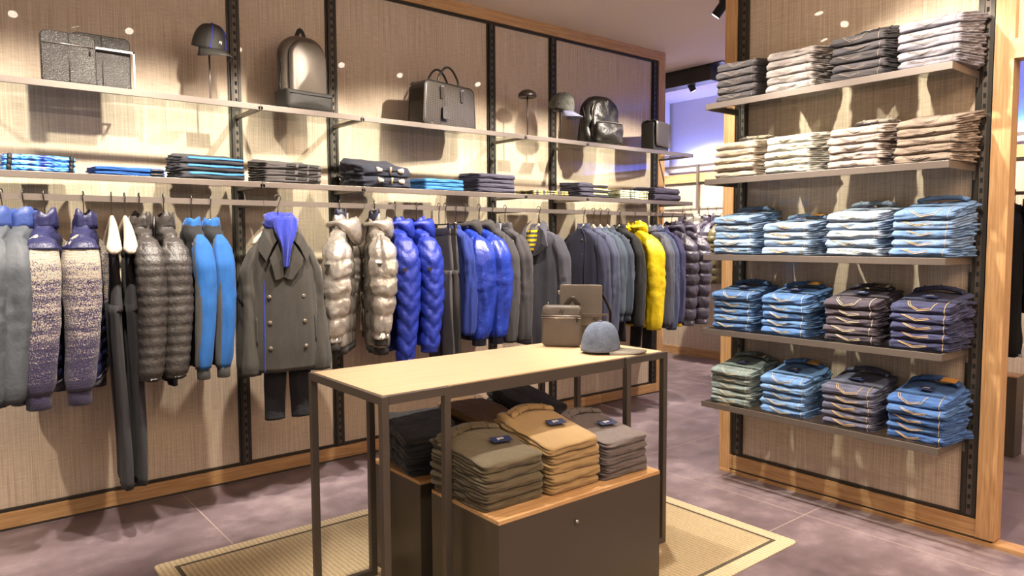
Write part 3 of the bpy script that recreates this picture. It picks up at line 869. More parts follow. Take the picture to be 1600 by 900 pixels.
def hood_mesh(s=1.0, seed=0, z=0.0, drop=0.09, fwd=0.075):
    """collapsed hood: a thick rolled opening edge around the neck and a bag falling at the back"""
    rs = []; n = 26
    for k in range(n):
        u = k / (n - 1); a = -pi / 2 + 0.30 + (2 * pi - 0.60) * u
        c, s_ = cos(a), sin(a); back = max(0, s_)
        R = 0.017 + 0.022 * back ** 0.8 + 0.006 * nz(a * 2, seed, 0)
        px, py = c * 0.078 * s, s_ * 0.070 * s
        pz = z + 0.006 + 0.030 * (0.5 + 0.5 * s_) - back * 0.050
        ring = []
        for q in range(14):
            b = 2 * pi * q / 14
            rr = R * (1 + 0.15 * nz(a * 3 + seed, b * 1.5, 2)); rv = rr * (1 + 1.3 * back)
            ring.append((px + c * cos(b) * rr, py + s_ * cos(b) * rr + 0.02 * back, pz + sin(b) * rv - back * 0.02))
        rs.append(ring)
    return MB().rings(rs)

def front_line(pt, s0, s1, xoff, mat, name, parent, r=0.003, off=0.003, n=40, th0=-pi / 2):
    pts = []
    for k in range(n):
        s = s0 + (s1 - s0) * k / (n - 1)
        p = pt(th0 + xoff, s, off); pts.append(p)
    return MB().tube(pts, r, 6).build(name, mat, parent, True)

def buttons(pt, ss, ths, mat, parent, r=0.010):
    for s in ss:
        for th in ths:
            p = Vector(pt(th, s, 0.002)); q = Vector(pt(th, s, 0.007))
            m = MB().tube([p, q], r, 14)
            m.tube([q - (q - p) * 0.1, q + (q - p) * 0.12], [r * 0.9, r * 0.62], 14)
            m.build('button', mat, parent, True)

def garment(x, yaw, name, label, cat, mat, group, zb, W=0.44, D=0.11, SL=None, smat=None, quilt=None, squilt='same', collar='stand', cmat=None,
            zipm=None, R=(0.058, 0.064), hem=1.0, cuffm=None, seed=0, fold=0.008, y=RY, rotz=None, neck_z=NECK, cuff=0.040,
            ribm=None, slope=0.085, lean=0.02, sleeves=True, bend=0.02, front=-0.015, flare=0.0, pocket=None, hoodm=None, zlen=1.0, cuffh=0.05, hook_y=None, ribh=0.05):
    rz = -90 - yaw if rotz is None else rotz
    t = thing(name, label, cat, (x, y, neck_z), rz, group)
    L = neck_z - zb
    mb, pt = body_mesh(W, L, D, hem, quilt, seed, fold, slope=slope, flare=flare)
    body = mb.build('body', mat, t, True)
    if squilt == 'same': squilt = quilt
    if SL is None: SL = L * 0.97
    if sleeves:
        for sx in (-1, 1):
            sm, sp = sleeve_mesh(sx, W, SL - (cuffh if cuffm else 0), R, squilt, seed + sx, fold * 0.9, cuff, lean, slope, front=front, bend=bend)
            so = sm.build('sleeve', smat or mat, t, True)
            if cuffm:
                cxx = sp(0, SL - cuffh)[0] - sx * cuff; cyy = front
                prof = [(cuff * 0.80, 0.012), (cuff * 0.90, 0.0), (cuff * 0.9, -cuffh + 0.004), (cuff * 0.82, -cuffh), (cuff * 0.7, -cuffh), (cuff * 0.7, -0.01)]
                MB().lathe(prof, 20, (cxx, cyy, -(SL - cuffh))).build('cuff', cuffm, so, True)
    if ribm:
        rs = []
        for f, dz in ((0.98, 0.012), (0.96, -ribh * 0.5), (0.93, -ribh), (0.88, -ribh), (0.88, 0.0)):
            ring = [pt(2 * pi * k / 40, L - 0.002) for k in range(40)]
            rs.append([(p[0] * f, p[1] * f, p[2] + dz) for p in ring])
        MB().rings(rs).build('hem_rib', ribm, t, True)
    cm = cmat or mat
    if collar == 'stand': band_mesh(-0.02, 0.036, 0.070, 0.050, 0.062, 0.042, 0.30, 0.006, seed=seed, dip=0.022).build('collar', cm, t, True)
    elif collar == 'high': band_mesh(-0.025, 0.058, 0.074, 0.054, 0.078, 0.050, 0.40, 0.012, seed=seed, wave=0.014, dip=0.035).build('collar', cm, t, True)
    elif collar == 'crew': band_mesh(-0.012, 0.012, 0.072, 0.052, 0.064, 0.044, 0.0, 0.007, seed=seed, dip=0.02).build('neckband', cm, t, True)
    elif collar == 'fold':
        band_mesh(-0.015, 0.030, 0.070, 0.050, 0.060, 0.042, 0.35, 0.005, seed=seed, dip=0.02).build('collar_stand', cm, t, True)
        band_mesh(0.031, -0.022, 0.064, 0.046, 0.090, 0.068, 0.42, 0.005, seed=seed, dip=0.02).build('collar', cm, t, True)
    if hoodm: hood_mesh(1.0, seed).build('hood', hoodm, t, True)
    if zipm: front_line(pt, 0.0, L * zlen, 0.0, zipm, 'zip', t, 0.0035)
    if pocket:
        m = MB()
        for sgn in (-1, 1):
            m2 = MB().tube([pt(-pi / 2 + sgn * 0.62, L * 0.62 + 0.14 * k / 8, 0.003) for k in range(9)], 0.0035, 6)
            m2.build('pocket_zip', pocket, t, True)
    t['_L'] = L
    return t, pt, L, SL

def drop_tmp(t):
    if '_L' in t: del t['_L']

GR = 'garments on the long rail'
mat_slate = m_nylon('slate_nylon', (92, 98, 106), 0.6, 0.35); mat_lining = m_nylon('blue_lining', (72, 98, 176), 0.5, 0.4)
mat_knit = m_knit('marled_knit'); mat_navyq = m_nylon('navy_quilted_nylon', (54, 56, 104), 0.4, 0.6)
mat_char = m_nylon('charcoal_nylon', (74, 69, 66), 0.42, 0.7); mat_navyd = m_nylon('dark_navy', (34, 38, 66), 0.5, 0.4)
mat_bluek = m_cloth('bright_blue_jersey', (26, 108, 192), 0.85, 420, 0.32, 0.06, 0.35); mat_greyk = m_cloth('grey_jersey', (84, 84, 84), 0.9, 420, 0.2)
mat_black = m_cloth('black_wool', (30, 29, 31), 0.9, 300, 0.2); mat_pea = m_cloth('charcoal_wool', (78, 74, 68), 0.95, 260, 0.3, 0.08, 0.3)
mat_silver = m_nylon('silver_foil', (226, 216, 204), 0.27, 0.75, 0.6, 0.6, 13); mat_royal = m_nylon('royal_blue_nylon', (30, 56, 178), 0.5, 0.5)
mat_royl = m_nylon('royal_blue_leather', (40, 70, 190), 0.34, 0.5); mat_greyt = m_cloth('grey_trouser', (92, 88, 90), 0.85, 500)
mat_chc = m_cloth('charcoal_knit', (66, 62, 66), 0.9, 350, 0.2); mat_zip = m_cloth('slate_wool', (86, 86, 98), 0.95, 350, 0.2)
mat_navy = m_cloth('navy_wool', (58, 62, 90), 0.9, 350, 0.15); mat_navy2 = m_cloth('grey_blue_jersey', (82, 88, 116), 0.85, 350, 0.12)
mat_teal = m_cloth('steel_blue_jersey', (78, 92, 110), 0.85, 350, 0.12); mat_yel = m_nylon('yellow_nylon', (255, 222, 10), 0.45, 0.5)
mat_puff = m_nylon('plum_grey_nylon', (90, 84, 100), 0.36, 0.7); mat_purple = m_cloth('purple_navy_knit', (56, 54, 104), 0.85, 350, 0.12)
mat_scarf = m_cloth('cobalt_scarf', (22, 50, 196), 0.8, 300, 0.25, 0.3, 0.9); mat_jeansb = m_denim('black_denim', (26, 27, 34), 0.3)
mat_dkgrey = m_cloth('dark_grey_rib', (66, 62, 60), 0.9, 300, 0.2)
zm = M['chrome']

hanger(0.36, 22, 'beige hanger holding the slate grey coat with blue collar lining')
garment(0.36, 22, 'winter_coat', 'slate grey coat with bright blue collar lining, cut by left frame edge', 'coat', mat_slate, GR, 0.76, D=0.12, R=(0.06, 0.082),
        cmat=mat_lining, collar='high', seed=1, SL=0.80, cuff=0.06)
garment(0.275, 20, 'winter_coat', 'slate blue coat at the far left end, mostly outside the frame', 'coat', mat_slate, GR, 0.76, D=0.11, R=(0.06, 0.075), cmat=mat_lining, collar='high', seed=2, SL=0.80, cuff=0.055)
hanger(0.275, 20, 'beige hanger nearest the left frame edge')
for x, lb, hl, s in ((0.441, 'navy jacket with marled knit sleeve, the left one of the pair', 'beige hanger in the left knit-sleeved jacket', 3),
                     (0.603, 'navy quilted jacket with marled knit sleeve, the right one of the pair', 'beige hanger in the right knit-sleeved jacket', 4)):
    hanger(x, 17, hl)
    t, pt, L, SL = garment(x, 17, 'knit_sleeve_jacket', lb, 'jacket', mat_navyq, GR, 0.83, D=0.115, R=(0.062, 0.080), smat=mat_knit, quilt=(0.058, 0.013, 0.0, 0.10),
            squilt=None, collar='high', seed=s, SL=0.85, cuff=0.056, cuffm=mat_knit, cuffh=0.07, zipm=zm, ribm=mat_knit, ribh=0.03, fold=0.005)
    # nylon shoulder yoke over the knit sleeve head
    m, _ = sleeve_mesh(1, W=0.44, SL=0.20, R=(0.066, 0.084), seed=s, fold=0.002, cuff=0.084)
    # keep only the top of it by building a short cap
    rs = []
    for k in range(9):
        sdepth = 0.05 + 0.010 * k
        rs.append([_(2 * pi * q / 36, 0.053 + 0.0085 * k, 0.004) for q in range(36)])
    MB().rings(rs).build('shoulder_yoke', mat_navyq, t, True)

# bare thick hangers with dungaree trousers clipped beneath
def hang_trousers(x, yaw, name, label, mat, group, ztop, zbot, W=0.36, y=RY, D=0.05, seed=0, flare=0.02, waist=0.30, rotz=None, leg_gap=0.008, thin=1.0, cat='trousers', bib=False):
    t = thing(name, label, cat, (x, y, ztop), -90 - yaw if rotz is None else rotz, group)
    L = ztop - zbot; crotch = 0.30
    rs = []
    for k in range(14):
        s = crotch * k / 13; a = (W / 2) * (0.80 + 0.2 * k / 13); b = D / 2 * (0.7 + 0.4 * k / 13)
        if bib: a = (W / 2) * (0.42 + 0.58 * min(1, (k / 13) ** 1.6))
        rs.append([(a * sg(cos(2 * pi * q / 32), 0.75) + 0.004 * nz(q * .4, k * .3, seed), b * sg(sin(2 * pi * q / 32), 0.75) + 0.006 * nz(q * .5 + seed, k * .2, 2), -s) for q in range(32)])
    m = MB().rings(rs, True, True); top = m.build('seat', mat, t, True)
    for sx in (-1, 1):
        rs = []
        for k in range(24):
            f = k / 23; s = crotch - 0.03 + (L - crotch + 0.03) * f
            a = W / 4 * (0.97 - 0.22 * f + flare * 2 * f * f); b = D / 2 * (1.0 - 0.12 * f + flare * f)
            cx = sx * (W / 4 + leg_gap * f) ; cy = 0.012 * sin(f * 3 + seed)
            rs.append([(cx + a * cos(2 * pi * q / 28) + 0.006 * nz(q * .45 + sx, f * 2, seed), cy + b * sg(sin(2 * pi * q / 28), 0.8) + 0.009 * nz(q * .5 + seed, f * 2.2, sx), -s) for q in range(28)])
        m = MB().rings(rs, True, True); m.build('leg', mat, t, True)
    rs = []
    a0 = (0.42 if bib else 0.80) * W / 2 + 0.002
    for f, dz in ((1.0, 0.012), (1.03, 0.0), (1.03, -0.035), (0.98, -0.038)):
        rs.append([(a0 * f * sg(cos(2 * pi * q / 32), 0.75), (D / 2 * 0.74 + 0.002) * f * sg(sin(2 * pi * q / 32), 0.75), dz) for q in range(32)])
    MB().rings(rs).build('waistband', mat, t, True)
    return t
for x, yaw, lb, hl, s in ((0.725, 6, 'charcoal wide-leg dungarees hanging to near the floor, left pair', 'bare thick beige hanger, left of the pair above the dungarees', 5),
                     (0.785, 2, 'charcoal wide-leg dungarees hanging to near the floor, right pair', 'bare thick beige hanger, right of the pair above the dungarees', 6)):
    h_ = hanger(x, yaw, hl, bare=True)
    t = hang_trousers(x, yaw, 'dungarees', lb, m_cloth('charcoal_twill', (56, 54, 58), 0.9, 500, 0.15), GR, 1.455, 0.27 + 0.01 * (s - 5), 0.36, D=0.052, seed=s, flare=0.22, bib=True)
    for sx in (-1, 1):
        MB().tube([(sx * 0.055, 0.0, -0.01), (sx * 0.06, 0.004, 0.03), (sx * 0.075, 0.0, 0.075)], 0.006, 6).build('shoulder_strap', M['black'], t, True)

for x, lb, hl, s in ((0.851, 'charcoal quilted down jacket, left of two next to the dungarees', 'beige hanger in the left charcoal down jacket', 7),
                     (0.967, 'charcoal quilted down jacket, right of two beside the blue sweaters', 'beige hanger in the right charcoal down jacket', 8)):
    hanger(x, 3, hl)
    garment(x, 3, 'down_jacket', lb, 'jacket', mat_char, GR, 0.80, D=0.10, R=(0.056, 0.070), quilt=(0.050, 0.0062, 0.0, 0.11), collar='high', seed=s, SL=0.77, cuff=0.050, zipm=M['black'], fold=0.004)
    tr = hang_trousers(x + 0.01, 3, 'hanging_trousers', 'dark navy trousers showing below the %s charcoal down jacket' % ('left' if s == 7 else 'right'), mat_navyd, GR, 1.35, 0.75, 0.30, D=0.04, seed=s) if s == 8 else None

def stripe_mat(name):
    c = NT(name)
    return c
for x, lb, hl, s in ((1.103, 'bright blue zip sweater with grey side stripe, left one', 'beige hanger in the left blue sweater', 9),
                     (1.202, 'bright blue zip sweater with grey side stripe, right one next to peacoat', 'beige hanger in the right blue sweater', 10)):
    hanger(x, 2 + (s - 9) * 0, hl)
    t, pt, L, SL = garment(x, 3, 'zip_sweater', lb, 'sweater', mat_black, GR, 0.82, D=0.075, R=(0.042, 0.052), smat=mat_bluek, collar='stand', cmat=mat_bluek, seed=s,
            SL=0.82, cuff=0.040, cuffm=mat_greyk, cuffh=0.055, zipm=M['black'], fold=0.005, cuff_=None) if False else garment(
            x, 3, 'zip_sweater', lb, 'sweater', mat_black, GR, 0.83, D=0.075, R=(0.042, 0.054), smat=mat_bluek, collar='stand', cmat=mat_bluek, seed=s,
            SL=0.80, cuff=0.036, cuffm=mat_greyk, cuffh=0.055, zipm=M['black'], fold=0.005)
    # grey stripe down the front edge of the near sleeve
    sm, sp = sleeve_mesh(1, 0.44, 0.745, (0.042, 0.054), None, s + 1, 0.0045, 0.036)
    rs = []
    for k in range(30):
        q = 0.075 + 0.67 * k / 29
        a, b = radians(-88), radians(-34)
        rs.append([sp(a + (b - a) * e / 6, q, 0.0025) for e in range(7)] + [sp(b + (a - b) * e / 6, q, -0.002) for e in range(7)])
    MB().rings(rs).build('side_stripe', mat_greyk, t, True)
    rs = []
    for k in range(20):
        q = 0.10 + 0.34 * k / 19
        a, b = -pi / 2 - 0.9, -pi / 2 - 0.35
        rs.append([pt(a, q, 0.002), pt((a + b) / 2, q, 0.004), pt(b, q, 0.002), pt((a + b) / 2, q, -0.002)])
    MB().rings(rs).build('chest_panel', mat_bluek, t, True)

# ---- face-out peacoat with cobalt scarf
hanger(1.535, 0, 'beige hanger facing out with the dark peacoat', y=3.97, z=1.735).rotation_euler[2] = radians(-4)
t, pt, L, SL = garment(1.535, 0, 'peacoat', 'charcoal double-breasted peacoat facing out with a cobalt scarf', 'coat', mat_pea, GR, 0.775, W=0.37, D=0.19, R=(0.050, 0.068),
        collar=None, seed=11, SL=0.79, cuff=0.062, fold=0.010, y=3.93, rotz=-8, neck_z=1.55, lean=0.015, slope=0.10, flare=0.01)
buttons(pt, (0.36, 0.50, 0.64), (-pi / 2 - 0.42, -pi / 2 + 0.42), m_plain('horn_button', (122, 112, 98), 0.3, 0.3), t, 0.0115)
front_line(pt, 0.27, L, -0.62, m_plain('blue_piping', (40, 64, 190), 0.6), 'front_piping', t, 0.0022, 0.002)
for sgn in (-1, 1):   # pocket slits
    MB().tube([pt(-pi / 2 + sgn * 0.95, 0.47 + 0.15 * k / 6, 0.003) for k in range(7)], 0.004, 6).build('pocket_welt', mat_pea, t, True)
# large collar wings and lapels
def flap(parent, pts_front, mat, name, thick=0.008, n=1):
    """thick bent sheet from rows of points"""
    rs = []
    rows = len(pts_front)
    for row in pts_front:
        f = [Vector(p) for p in row]; b = [p + Vector((0, thick, 0)) for p in reversed(f)]
        rs.append(f + b)
    o = MB().rings(rs).build(name, mat, parent, False, 0.002); return o
for sgn in (-1, 1):
    flap(t, [[(sgn * 0.045, 0.055, 0.035), (sgn * 0.075, 0.050, 0.025), (sgn * 0.085, 0.040, 0.0)],
             [(sgn * 0.070, -0.010, 0.035), (sgn * 0.100, -0.020, 0.010), (sgn * 0.125, -0.020, -0.050)],
             [(sgn * 0.058, -0.060, 0.015), (sgn * 0.100, -0.085, -0.030), (sgn * 0.140, -0.085, -0.110)],
             [(sgn * 0.030, -0.085, -0.030), (sgn * 0.072, -0.105, -0.085), (sgn * 0.108, -0.108, -0.165)]], mat_pea, 'collar_wing')
    flap(t, [[(sgn * 0.030, -0.092, -0.045), (sgn * 0.062, -0.110, -0.100), (sgn * 0.092, -0.112, -0.150)],
             [(sgn * 0.012, -0.104, -0.130), (sgn * 0.040, -0.118, -0.165), (sgn * 0.082, -0.120, -0.190)],
             [(sgn * 0.0 - 0.02, -0.112, -0.25), (sgn * 0.02 - 0.02, -0.118, -0.262), (sgn * 0.045 - 0.02, -0.118, -0.268)]], mat_pea, 'lapel', 0.006)
sc = thing('scarf', 'cobalt blue scarf knotted round the peacoat collar', 'scarf', (1.535, 3.93, 1.55), -8)
rs = []
for k in range(26):     # loop round the neck
    a = -pi / 2 + 2 * pi * k / 26
    c, s_ = cos(a), sin(a)
    ring = []
    for q in range(16):
        b = 2 * pi * q / 16; R = 0.034 + 0.016 * nz(a * 2, b * 2, 4) + 0.005 * sin(b * 5 + a * 3)
        ring.append((c * (0.062 + cos(b) * R), s_ * (0.058 + cos(b) * R), 0.050 + 0.018 * s_ + sin(b) * R * 1.25))
    rs.append(ring)
rs.append(rs[0]); MB().rings(rs, False, False).build('neck_loop', mat_scarf, sc, True)
rs = []
for k in range(24):     # hanging end tucked into the lapels
    f = k / 23; z = 0.070 - 0.27 * f; wdt = (0.056 + 0.012 * sin(f * 7)) * (1 - 0.86 * f ** 1.1) + 0.004; y = -0.072 - 0.055 * sin(min(1, f * 1.2) * pi * 0.6)
    rs.append([(0.004 - 0.012 * f + wdt * cos(2 * pi * q / 40), y + (0.020 + 0.0) * sin(2 * pi * q / 40) + 0.010 * sin(2 * pi * q / 40 * 6 + f * 4) * (1 - 0.5 * f), z) for q in range(40)])
MB().rings(rs).build('hanging_end', mat_scarf, sc, True)
hang_trousers(1.555, 0, 'hanging_trousers', 'blue-black trousers hanging below the peacoat hem', mat_jeansb, GR, 1.10, 0.49, 0.27, y=3.94, D=0.075, seed=12, rotz=-6, flare=0.03)

# ---- silver puffers
for x, yaw, lb, hl, s, zb in ((1.965, 36, 'silver foil puffer jacket with chest badge, left one next to peacoat', 'hanger in the left silver puffer', 13, 0.87),
                     (2.20, 18, 'silver foil puffer jacket with black studs down the front, right one', 'hanger in the right silver puffer', 14, 0.84)):
    hanger(x, yaw, hl)
    t, pt, L, SL = garment(x, yaw, 'puffer_jacket', lb, 'jacket', mat_silver, GR, zb, D=0.13, R=(0.064, 0.082), quilt=(0.112, 0.013, 0.12, 0.10), collar='high', cmat=mat_silver,
            seed=s, SL=0.73, cuff=0.046, ribm=mat_dkgrey, cuffm=mat_dkgrey, cuffh=0.045, fold=0.012, zipm=M['dark'], hoodm=mat_silver)
    buttons(pt, [0.10 + 0.085 * q for q in range(7)], (-pi / 2 + 0.22,), M['black'], t, 0.006)
    band_mesh(0.035, 0.095, 0.050, 0.042, 0.046, 0.036, 0.45, 0.006, seed=s).build('inner_collar', mat_navyd, t, True)
    sm, sp = sleeve_mesh(1, 0.44, 0.68, (0.072, 0.088), None, s + 1, 0.0, 0.052)
    p = Vector(sp(radians(-25), 0.235, 0.008)); 
    MB().rings([[p + Vector((dx + e, dy, dz)) for dx, dy, dz in ((0, -0.018, 0.010), (0, 0.018, 0.010), (0, 0.006, -0.012), (0, -0.006, -0.012))] for e in (0, 0.006)]).build('sleeve_badge', M['dark'], t)
# ---- royal blue chevron puffers
for x, yaw, lb, hl, s, zb in ((2.348, 14, 'royal blue chevron-quilted puffer, left one beside silver puffers', 'hanger in the left blue chevron puffer', 15, 0.80),
                     (2.507, 10, 'royal blue chevron-quilted puffer, right one beside grey trousers', 'hanger in the right blue chevron puffer', 16, 0.82)):
    hanger(x, yaw, hl)
    t, pt, L, SL = garment(x, yaw, 'puffer_jacket', lb, 'jacket', mat_royal, GR, zb, D=0.12, R=(0.064, 0.080), quilt=(0.092, 0.010, 0.75, 0.10), collar='high',
            seed=s, SL=0.84 if s == 15 else 0.80, cuff=0.050, fold=0.006, zipm=M['dark'], hoodm=mat_royal)
    sm, sp = sleeve_mesh(1, 0.44, 0.80, (0.064, 0.080), None, s + 1, 0.0, 0.050)
    p = Vector(sp(radians(-25), 0.27, 0.006))
    MB().rings([[p + Vector((dx + e, dy, dz)) for dx, dy, dz in ((0, -0.018, 0.010), (0, 0.018, 0.010), (0, 0.006, -0.012), (0, -0.006, -0.012))] for e in (0, 0.006)]).build('sleeve_badge', M['dark'], t)
# ---- grey trousers on clip hangers
for x, lb, hl, s in ((2.685, 'grey trousers on a clip hanger, left pair beside blue puffer', 'left clip hanger with grey trousers', 17), (2.735, 'grey trousers on a clip hanger, right pair beside blue bombers', 'right clip hanger with grey trousers', 18)):
    clip_hanger(x, 4, hl)
    hang_trousers(x, 4, 'hanging_trousers', lb, mat_greyt, GR, 1.565, 0.62 + 0.02 * (s - 17), 0.36, D=0.042, seed=s)
# ---- royal blue leather bombers
hanger(2.82, 6, 'hanger with the plain blue crew-neck sweater')
garment(2.80, 6, 'sweater', 'plain royal blue crew-neck sweater behind the blue bomber jackets', 'sweater', m_cloth('royal_knit', (36, 62, 160), 0.9), GR, 0.86, D=0.07, R=(0.04, 0.05), collar='crew', seed=19, SL=0.72, cuff=0.036)
for x, yaw, lb, hl, s in ((2.90, 8, 'glossy royal blue bomber with grey hood, left one', 'hanger in the left blue bomber', 20), (3.02, 1, 'glossy royal blue bomber with grey hood, right one', 'hanger in the right blue bomber', 21)):
    hanger(x, yaw, hl)
    garment(x, yaw, 'bomber_jacket', lb, 'jacket', mat_royl, GR, 0.86, D=0.14, R=(0.076, 0.100), collar=None, seed=s, SL=0.80, cuff=0.054, cuffm=mat_navyd, cuffh=0.05,
            ribm=mat_navyd, hoodm=mat_dkgrey, fold=0.014, zipm=M['chrome'], bend=0.03, pocket=M['chrome'])
# ---- charcoal knit coats
for x, lb, hl, s in ((3.135, 'charcoal knit cardigan with pale collar tab, left of two', 'hanger in the left charcoal cardigan', 22), (3.255, 'charcoal knit cardigan with pale collar tab, right of two', 'hanger in the right charcoal cardigan', 23)):
    hanger(x, 3, hl)
    t, *_ = garment(x, 3, 'cardigan', lb, 'cardigan', mat_chc, GR, 0.80, D=0.08, R=(0.050, 0.060), collar='stand', cmat=mat_chc, seed=s, SL=0.80, cuff=0.046)
    flap(t, [[(-0.03, -0.056, 0.03), (0.0, -0.06, 0.03), (0.03, -0.056, 0.03)], [(-0.032, -0.062, -0.035), (0.0, -0.066, -0.04), (0.03, -0.062, -0.035)]], m_plain('pale_blue_tab', (186, 196, 214), 0.7), 'collar_tab', 0.004)
# ---- slate zip jacket over striped sweater
hanger(3.58, -10, 'white-topped hanger in the slate zip jacket'); 
t, pt, L, SL = garment(3.58, -10, 'zip_jacket', 'slate wool biker-collar zip jacket open over a yellow striped sweater', 'jacket', mat_zip, GR, 0.70, D=0.17, R=(0.056, 0.066), collar='fold', seed=24, SL=0.86, cuff=0.050, pocket=M['chrome'])
front_line(pt, 0.20, L, 0.0, M['chrome'], 'zip', t, 0.004, 0.004)
def stripes_mat():
    t_ = NT('yellow_grey_stripes')
    sep = t_.n.new('ShaderNodeSeparateXYZ'); t_.l.new(t_.tc.outputs['Object'], sep.inputs[0])
    f = t_.math('GREATER_THAN', t_.math('FRACT', t_.math('DIVIDE', sep.outputs[2], 0.034)), 0.5)
    t_.set(t_.mix(f, S((230, 200, 30)), S((84, 80, 86))), 0.9, 0); return t_.m
MB().rings([[pt(-pi / 2 + a, s, 0.014 + e) for a in (-0.55 + 0.5 * s / 0.2, 0, 0.55 - 0.5 * s / 0.2)] + [pt(-pi / 2 + a, s, -0.004) for a in (0.55 - 0.5 * s / 0.2, 0, -0.55 + 0.5 * s / 0.2)] for s, e in ((-0.0, 0), (0.05, 0), (0.1, 0), (0.15, 0), (0.19, 0))]).build('striped_inset', stripes_mat(), t, True)
for sgn in (-1, 1):
    k_ = 1.25 if sgn == 1 else 0.8
    flap(t, [[(sgn * 0.055, -0.02, 0.055), (sgn * 0.09, -0.03, 0.03), (sgn * 0.10, -0.03, 0.0)],
             [(sgn * 0.062, -0.075, 0.01), (sgn * 0.100 * k_, -0.100, -0.03), (sgn * 0.12 * k_, -0.098, -0.08)],
             [(sgn * 0.050, -0.098, -0.12), (sgn * 0.090 * k_, -0.112, -0.12), (sgn * 0.135 * k_, -0.108, -0.14)],
             [(sgn * 0.005, -0.095, -0.22), (sgn * 0.020 * k_, -0.105, -0.215), (sgn * 0.045 * k_, -0.105, -0.21)]], mat_zip, 'lapel', 0.007)
hang_trousers(3.66, 4, 'hanging_trousers', 'black trousers showing below the slate zip jacket', mat_jeansb, GR, 1.3, 0.60, 0.32, D=0.05, seed=25)
# ---- navy band-collar coat and three sweaters behind it
GN = [(4.055, 2, mat_navy, 'navy wool band-collar coat with two dark buttons', 'coat', 'stand', 0.80, 'hanger in the navy button coat'),
      (4.165, 2, mat_navy2, 'grey-blue plain sweater directly right of the navy button coat', 'sweater', 'crew', 0.80, 'hanger in the grey-blue sweater'),
      (4.245, 3, mat_teal, 'steel blue sweater with ribbed cuffs, second right of navy coat', 'sweater', 'crew', 0.86, 'hanger in the steel blue sweater'),
      (4.33, 3, m_cloth('dark_steel', (64, 76, 94), 0.9), 'dark steel blue sweater just left of the black sweater', 'sweater', 'crew', 0.84, 'hanger in the dark steel blue sweater')]
for k, (x, yaw, mt, lb, ct, cl, zb, hl) in enumerate(GN):
    hanger(x, yaw, hl)
    t, pt, L, SL = garment(x, yaw, 'wool_coat' if k == 0 else 'sweater', lb, ct, mt, GR, zb, D=0.13 if k == 0 else 0.075, R=(0.052, 0.058), collar=cl, seed=30 + k,
                SL=0.85 if k < 2 else 0.74, cuff=0.044, cuffm=mt if k > 1 else None)
    if k == 0:
        buttons(pt, (0.10, 0.21), (-pi / 2 + 0.1,), m_plain('dark_button', (72, 66, 60), 0.3, 0.3), t, 0.013)
        front_line(pt, 0.0, L, 0.28, mat_navy, 'front_placket', t, 0.0035, 0.003)
hang_trousers(4.39, 3, 'hanging_trousers', 'dark trousers with yellow hem showing under the steel blue sweaters', mat_jeansb, GR, 1.40, 0.66, 0.32, D=0.05, seed=35)
# ---- black sweater and yellow padded jacket
hanger(4.47, 0, 'hanger in the black sweater beside the yellow jacket')
garment(4.47, 0, 'sweater', 'black mock-neck sweater half hidden by the yellow jacket', 'sweater', mat_black, GR, 0.80, D=0.08, R=(0.045, 0.055), collar='stand', seed=36, SL=0.80)
hanger(4.66, 0, 'hanger in the yellow padded jacket')
t, pt, L, SL = garment(4.66, 0, 'padded_jacket', 'bright yellow padded jacket with vertical pocket and hood', 'jacket', mat_yel, GR, 0.76, D=0.15, R=(0.074, 0.098), collar='high', seed=37, SL=0.84,
        cuff=0.058, hoodm=mat_yel, fold=0.012, zipm=mat_yel)
MB().tube([pt(-pi / 2 - 0.3, 0.45 + 0.17 * k / 6, 0.004) for k in range(7)], 0.005, 6).build('pocket_welt', mat_yel, t, True)
hang_trousers(4.76, 12, 'hanging_trousers', 'black trousers hanging lowest, under the yellow jacket', mat_jeansb, GR, 1.35, 0.56, 0.32, D=0.06, seed=38)
for k, (x, yaw, mt, lb, nm, ct, cuffm, zb, SLv, hl) in enumerate([
    (4.86, 7, m_cloth('grey_shell', (92, 94, 112), 0.7), 'slate shell jacket right behind the yellow jacket', 'shell_jacket', 'jacket', mat_chc, 0.76, 0.84, 'hanger in the slate shell jacket'),
    (4.93, 8, m_cloth('denim_shirt', (74, 88, 122), 0.8), 'denim blue overshirt between slate shell and purple sweater', 'overshirt', 'shirt', None, 0.74, 0.86, 'hanger in the denim overshirt'),
    (5.02, 10, mat_purple, 'purple navy sweater with yellow and blue striped cuff', 'sweater', 'sweater', m_plain('yellow_cuff', (226, 184, 30), 0.8), 0.76, 0.84, 'hanger in the purple navy sweater')]):
    hanger(x, yaw, hl)
    garment(x, yaw, nm, lb, ct, mt, GR, zb, D=0.09, R=(0.048, 0.056), collar='fold' if k < 2 else 'crew', seed=40 + k, SL=SLv, cuff=0.044, cuffm=cuffm, cuffh=0.03)
for x, yaw, lb, hl, s in ((5.16, 10, 'plum grey down jacket with broad baffles, left of two at rail end', 'hanger in the left plum grey down jacket', 44),
                          (5.33, 6, 'plum grey down jacket with broad baffles, last on the rail', 'hanger in the last plum grey down jacket', 45)):
    hanger(x, yaw, hl)
    garment(x, yaw, 'down_jacket', lb, 'jacket', mat_puff, GR, 0.74, D=0.14, R=(0.068, 0.084), quilt=(0.10, 0.018, 0.1, 0.10), collar='high', seed=s, SL=0.84, cuff=0.055, hoodm=mat_puff, fold=0.006)

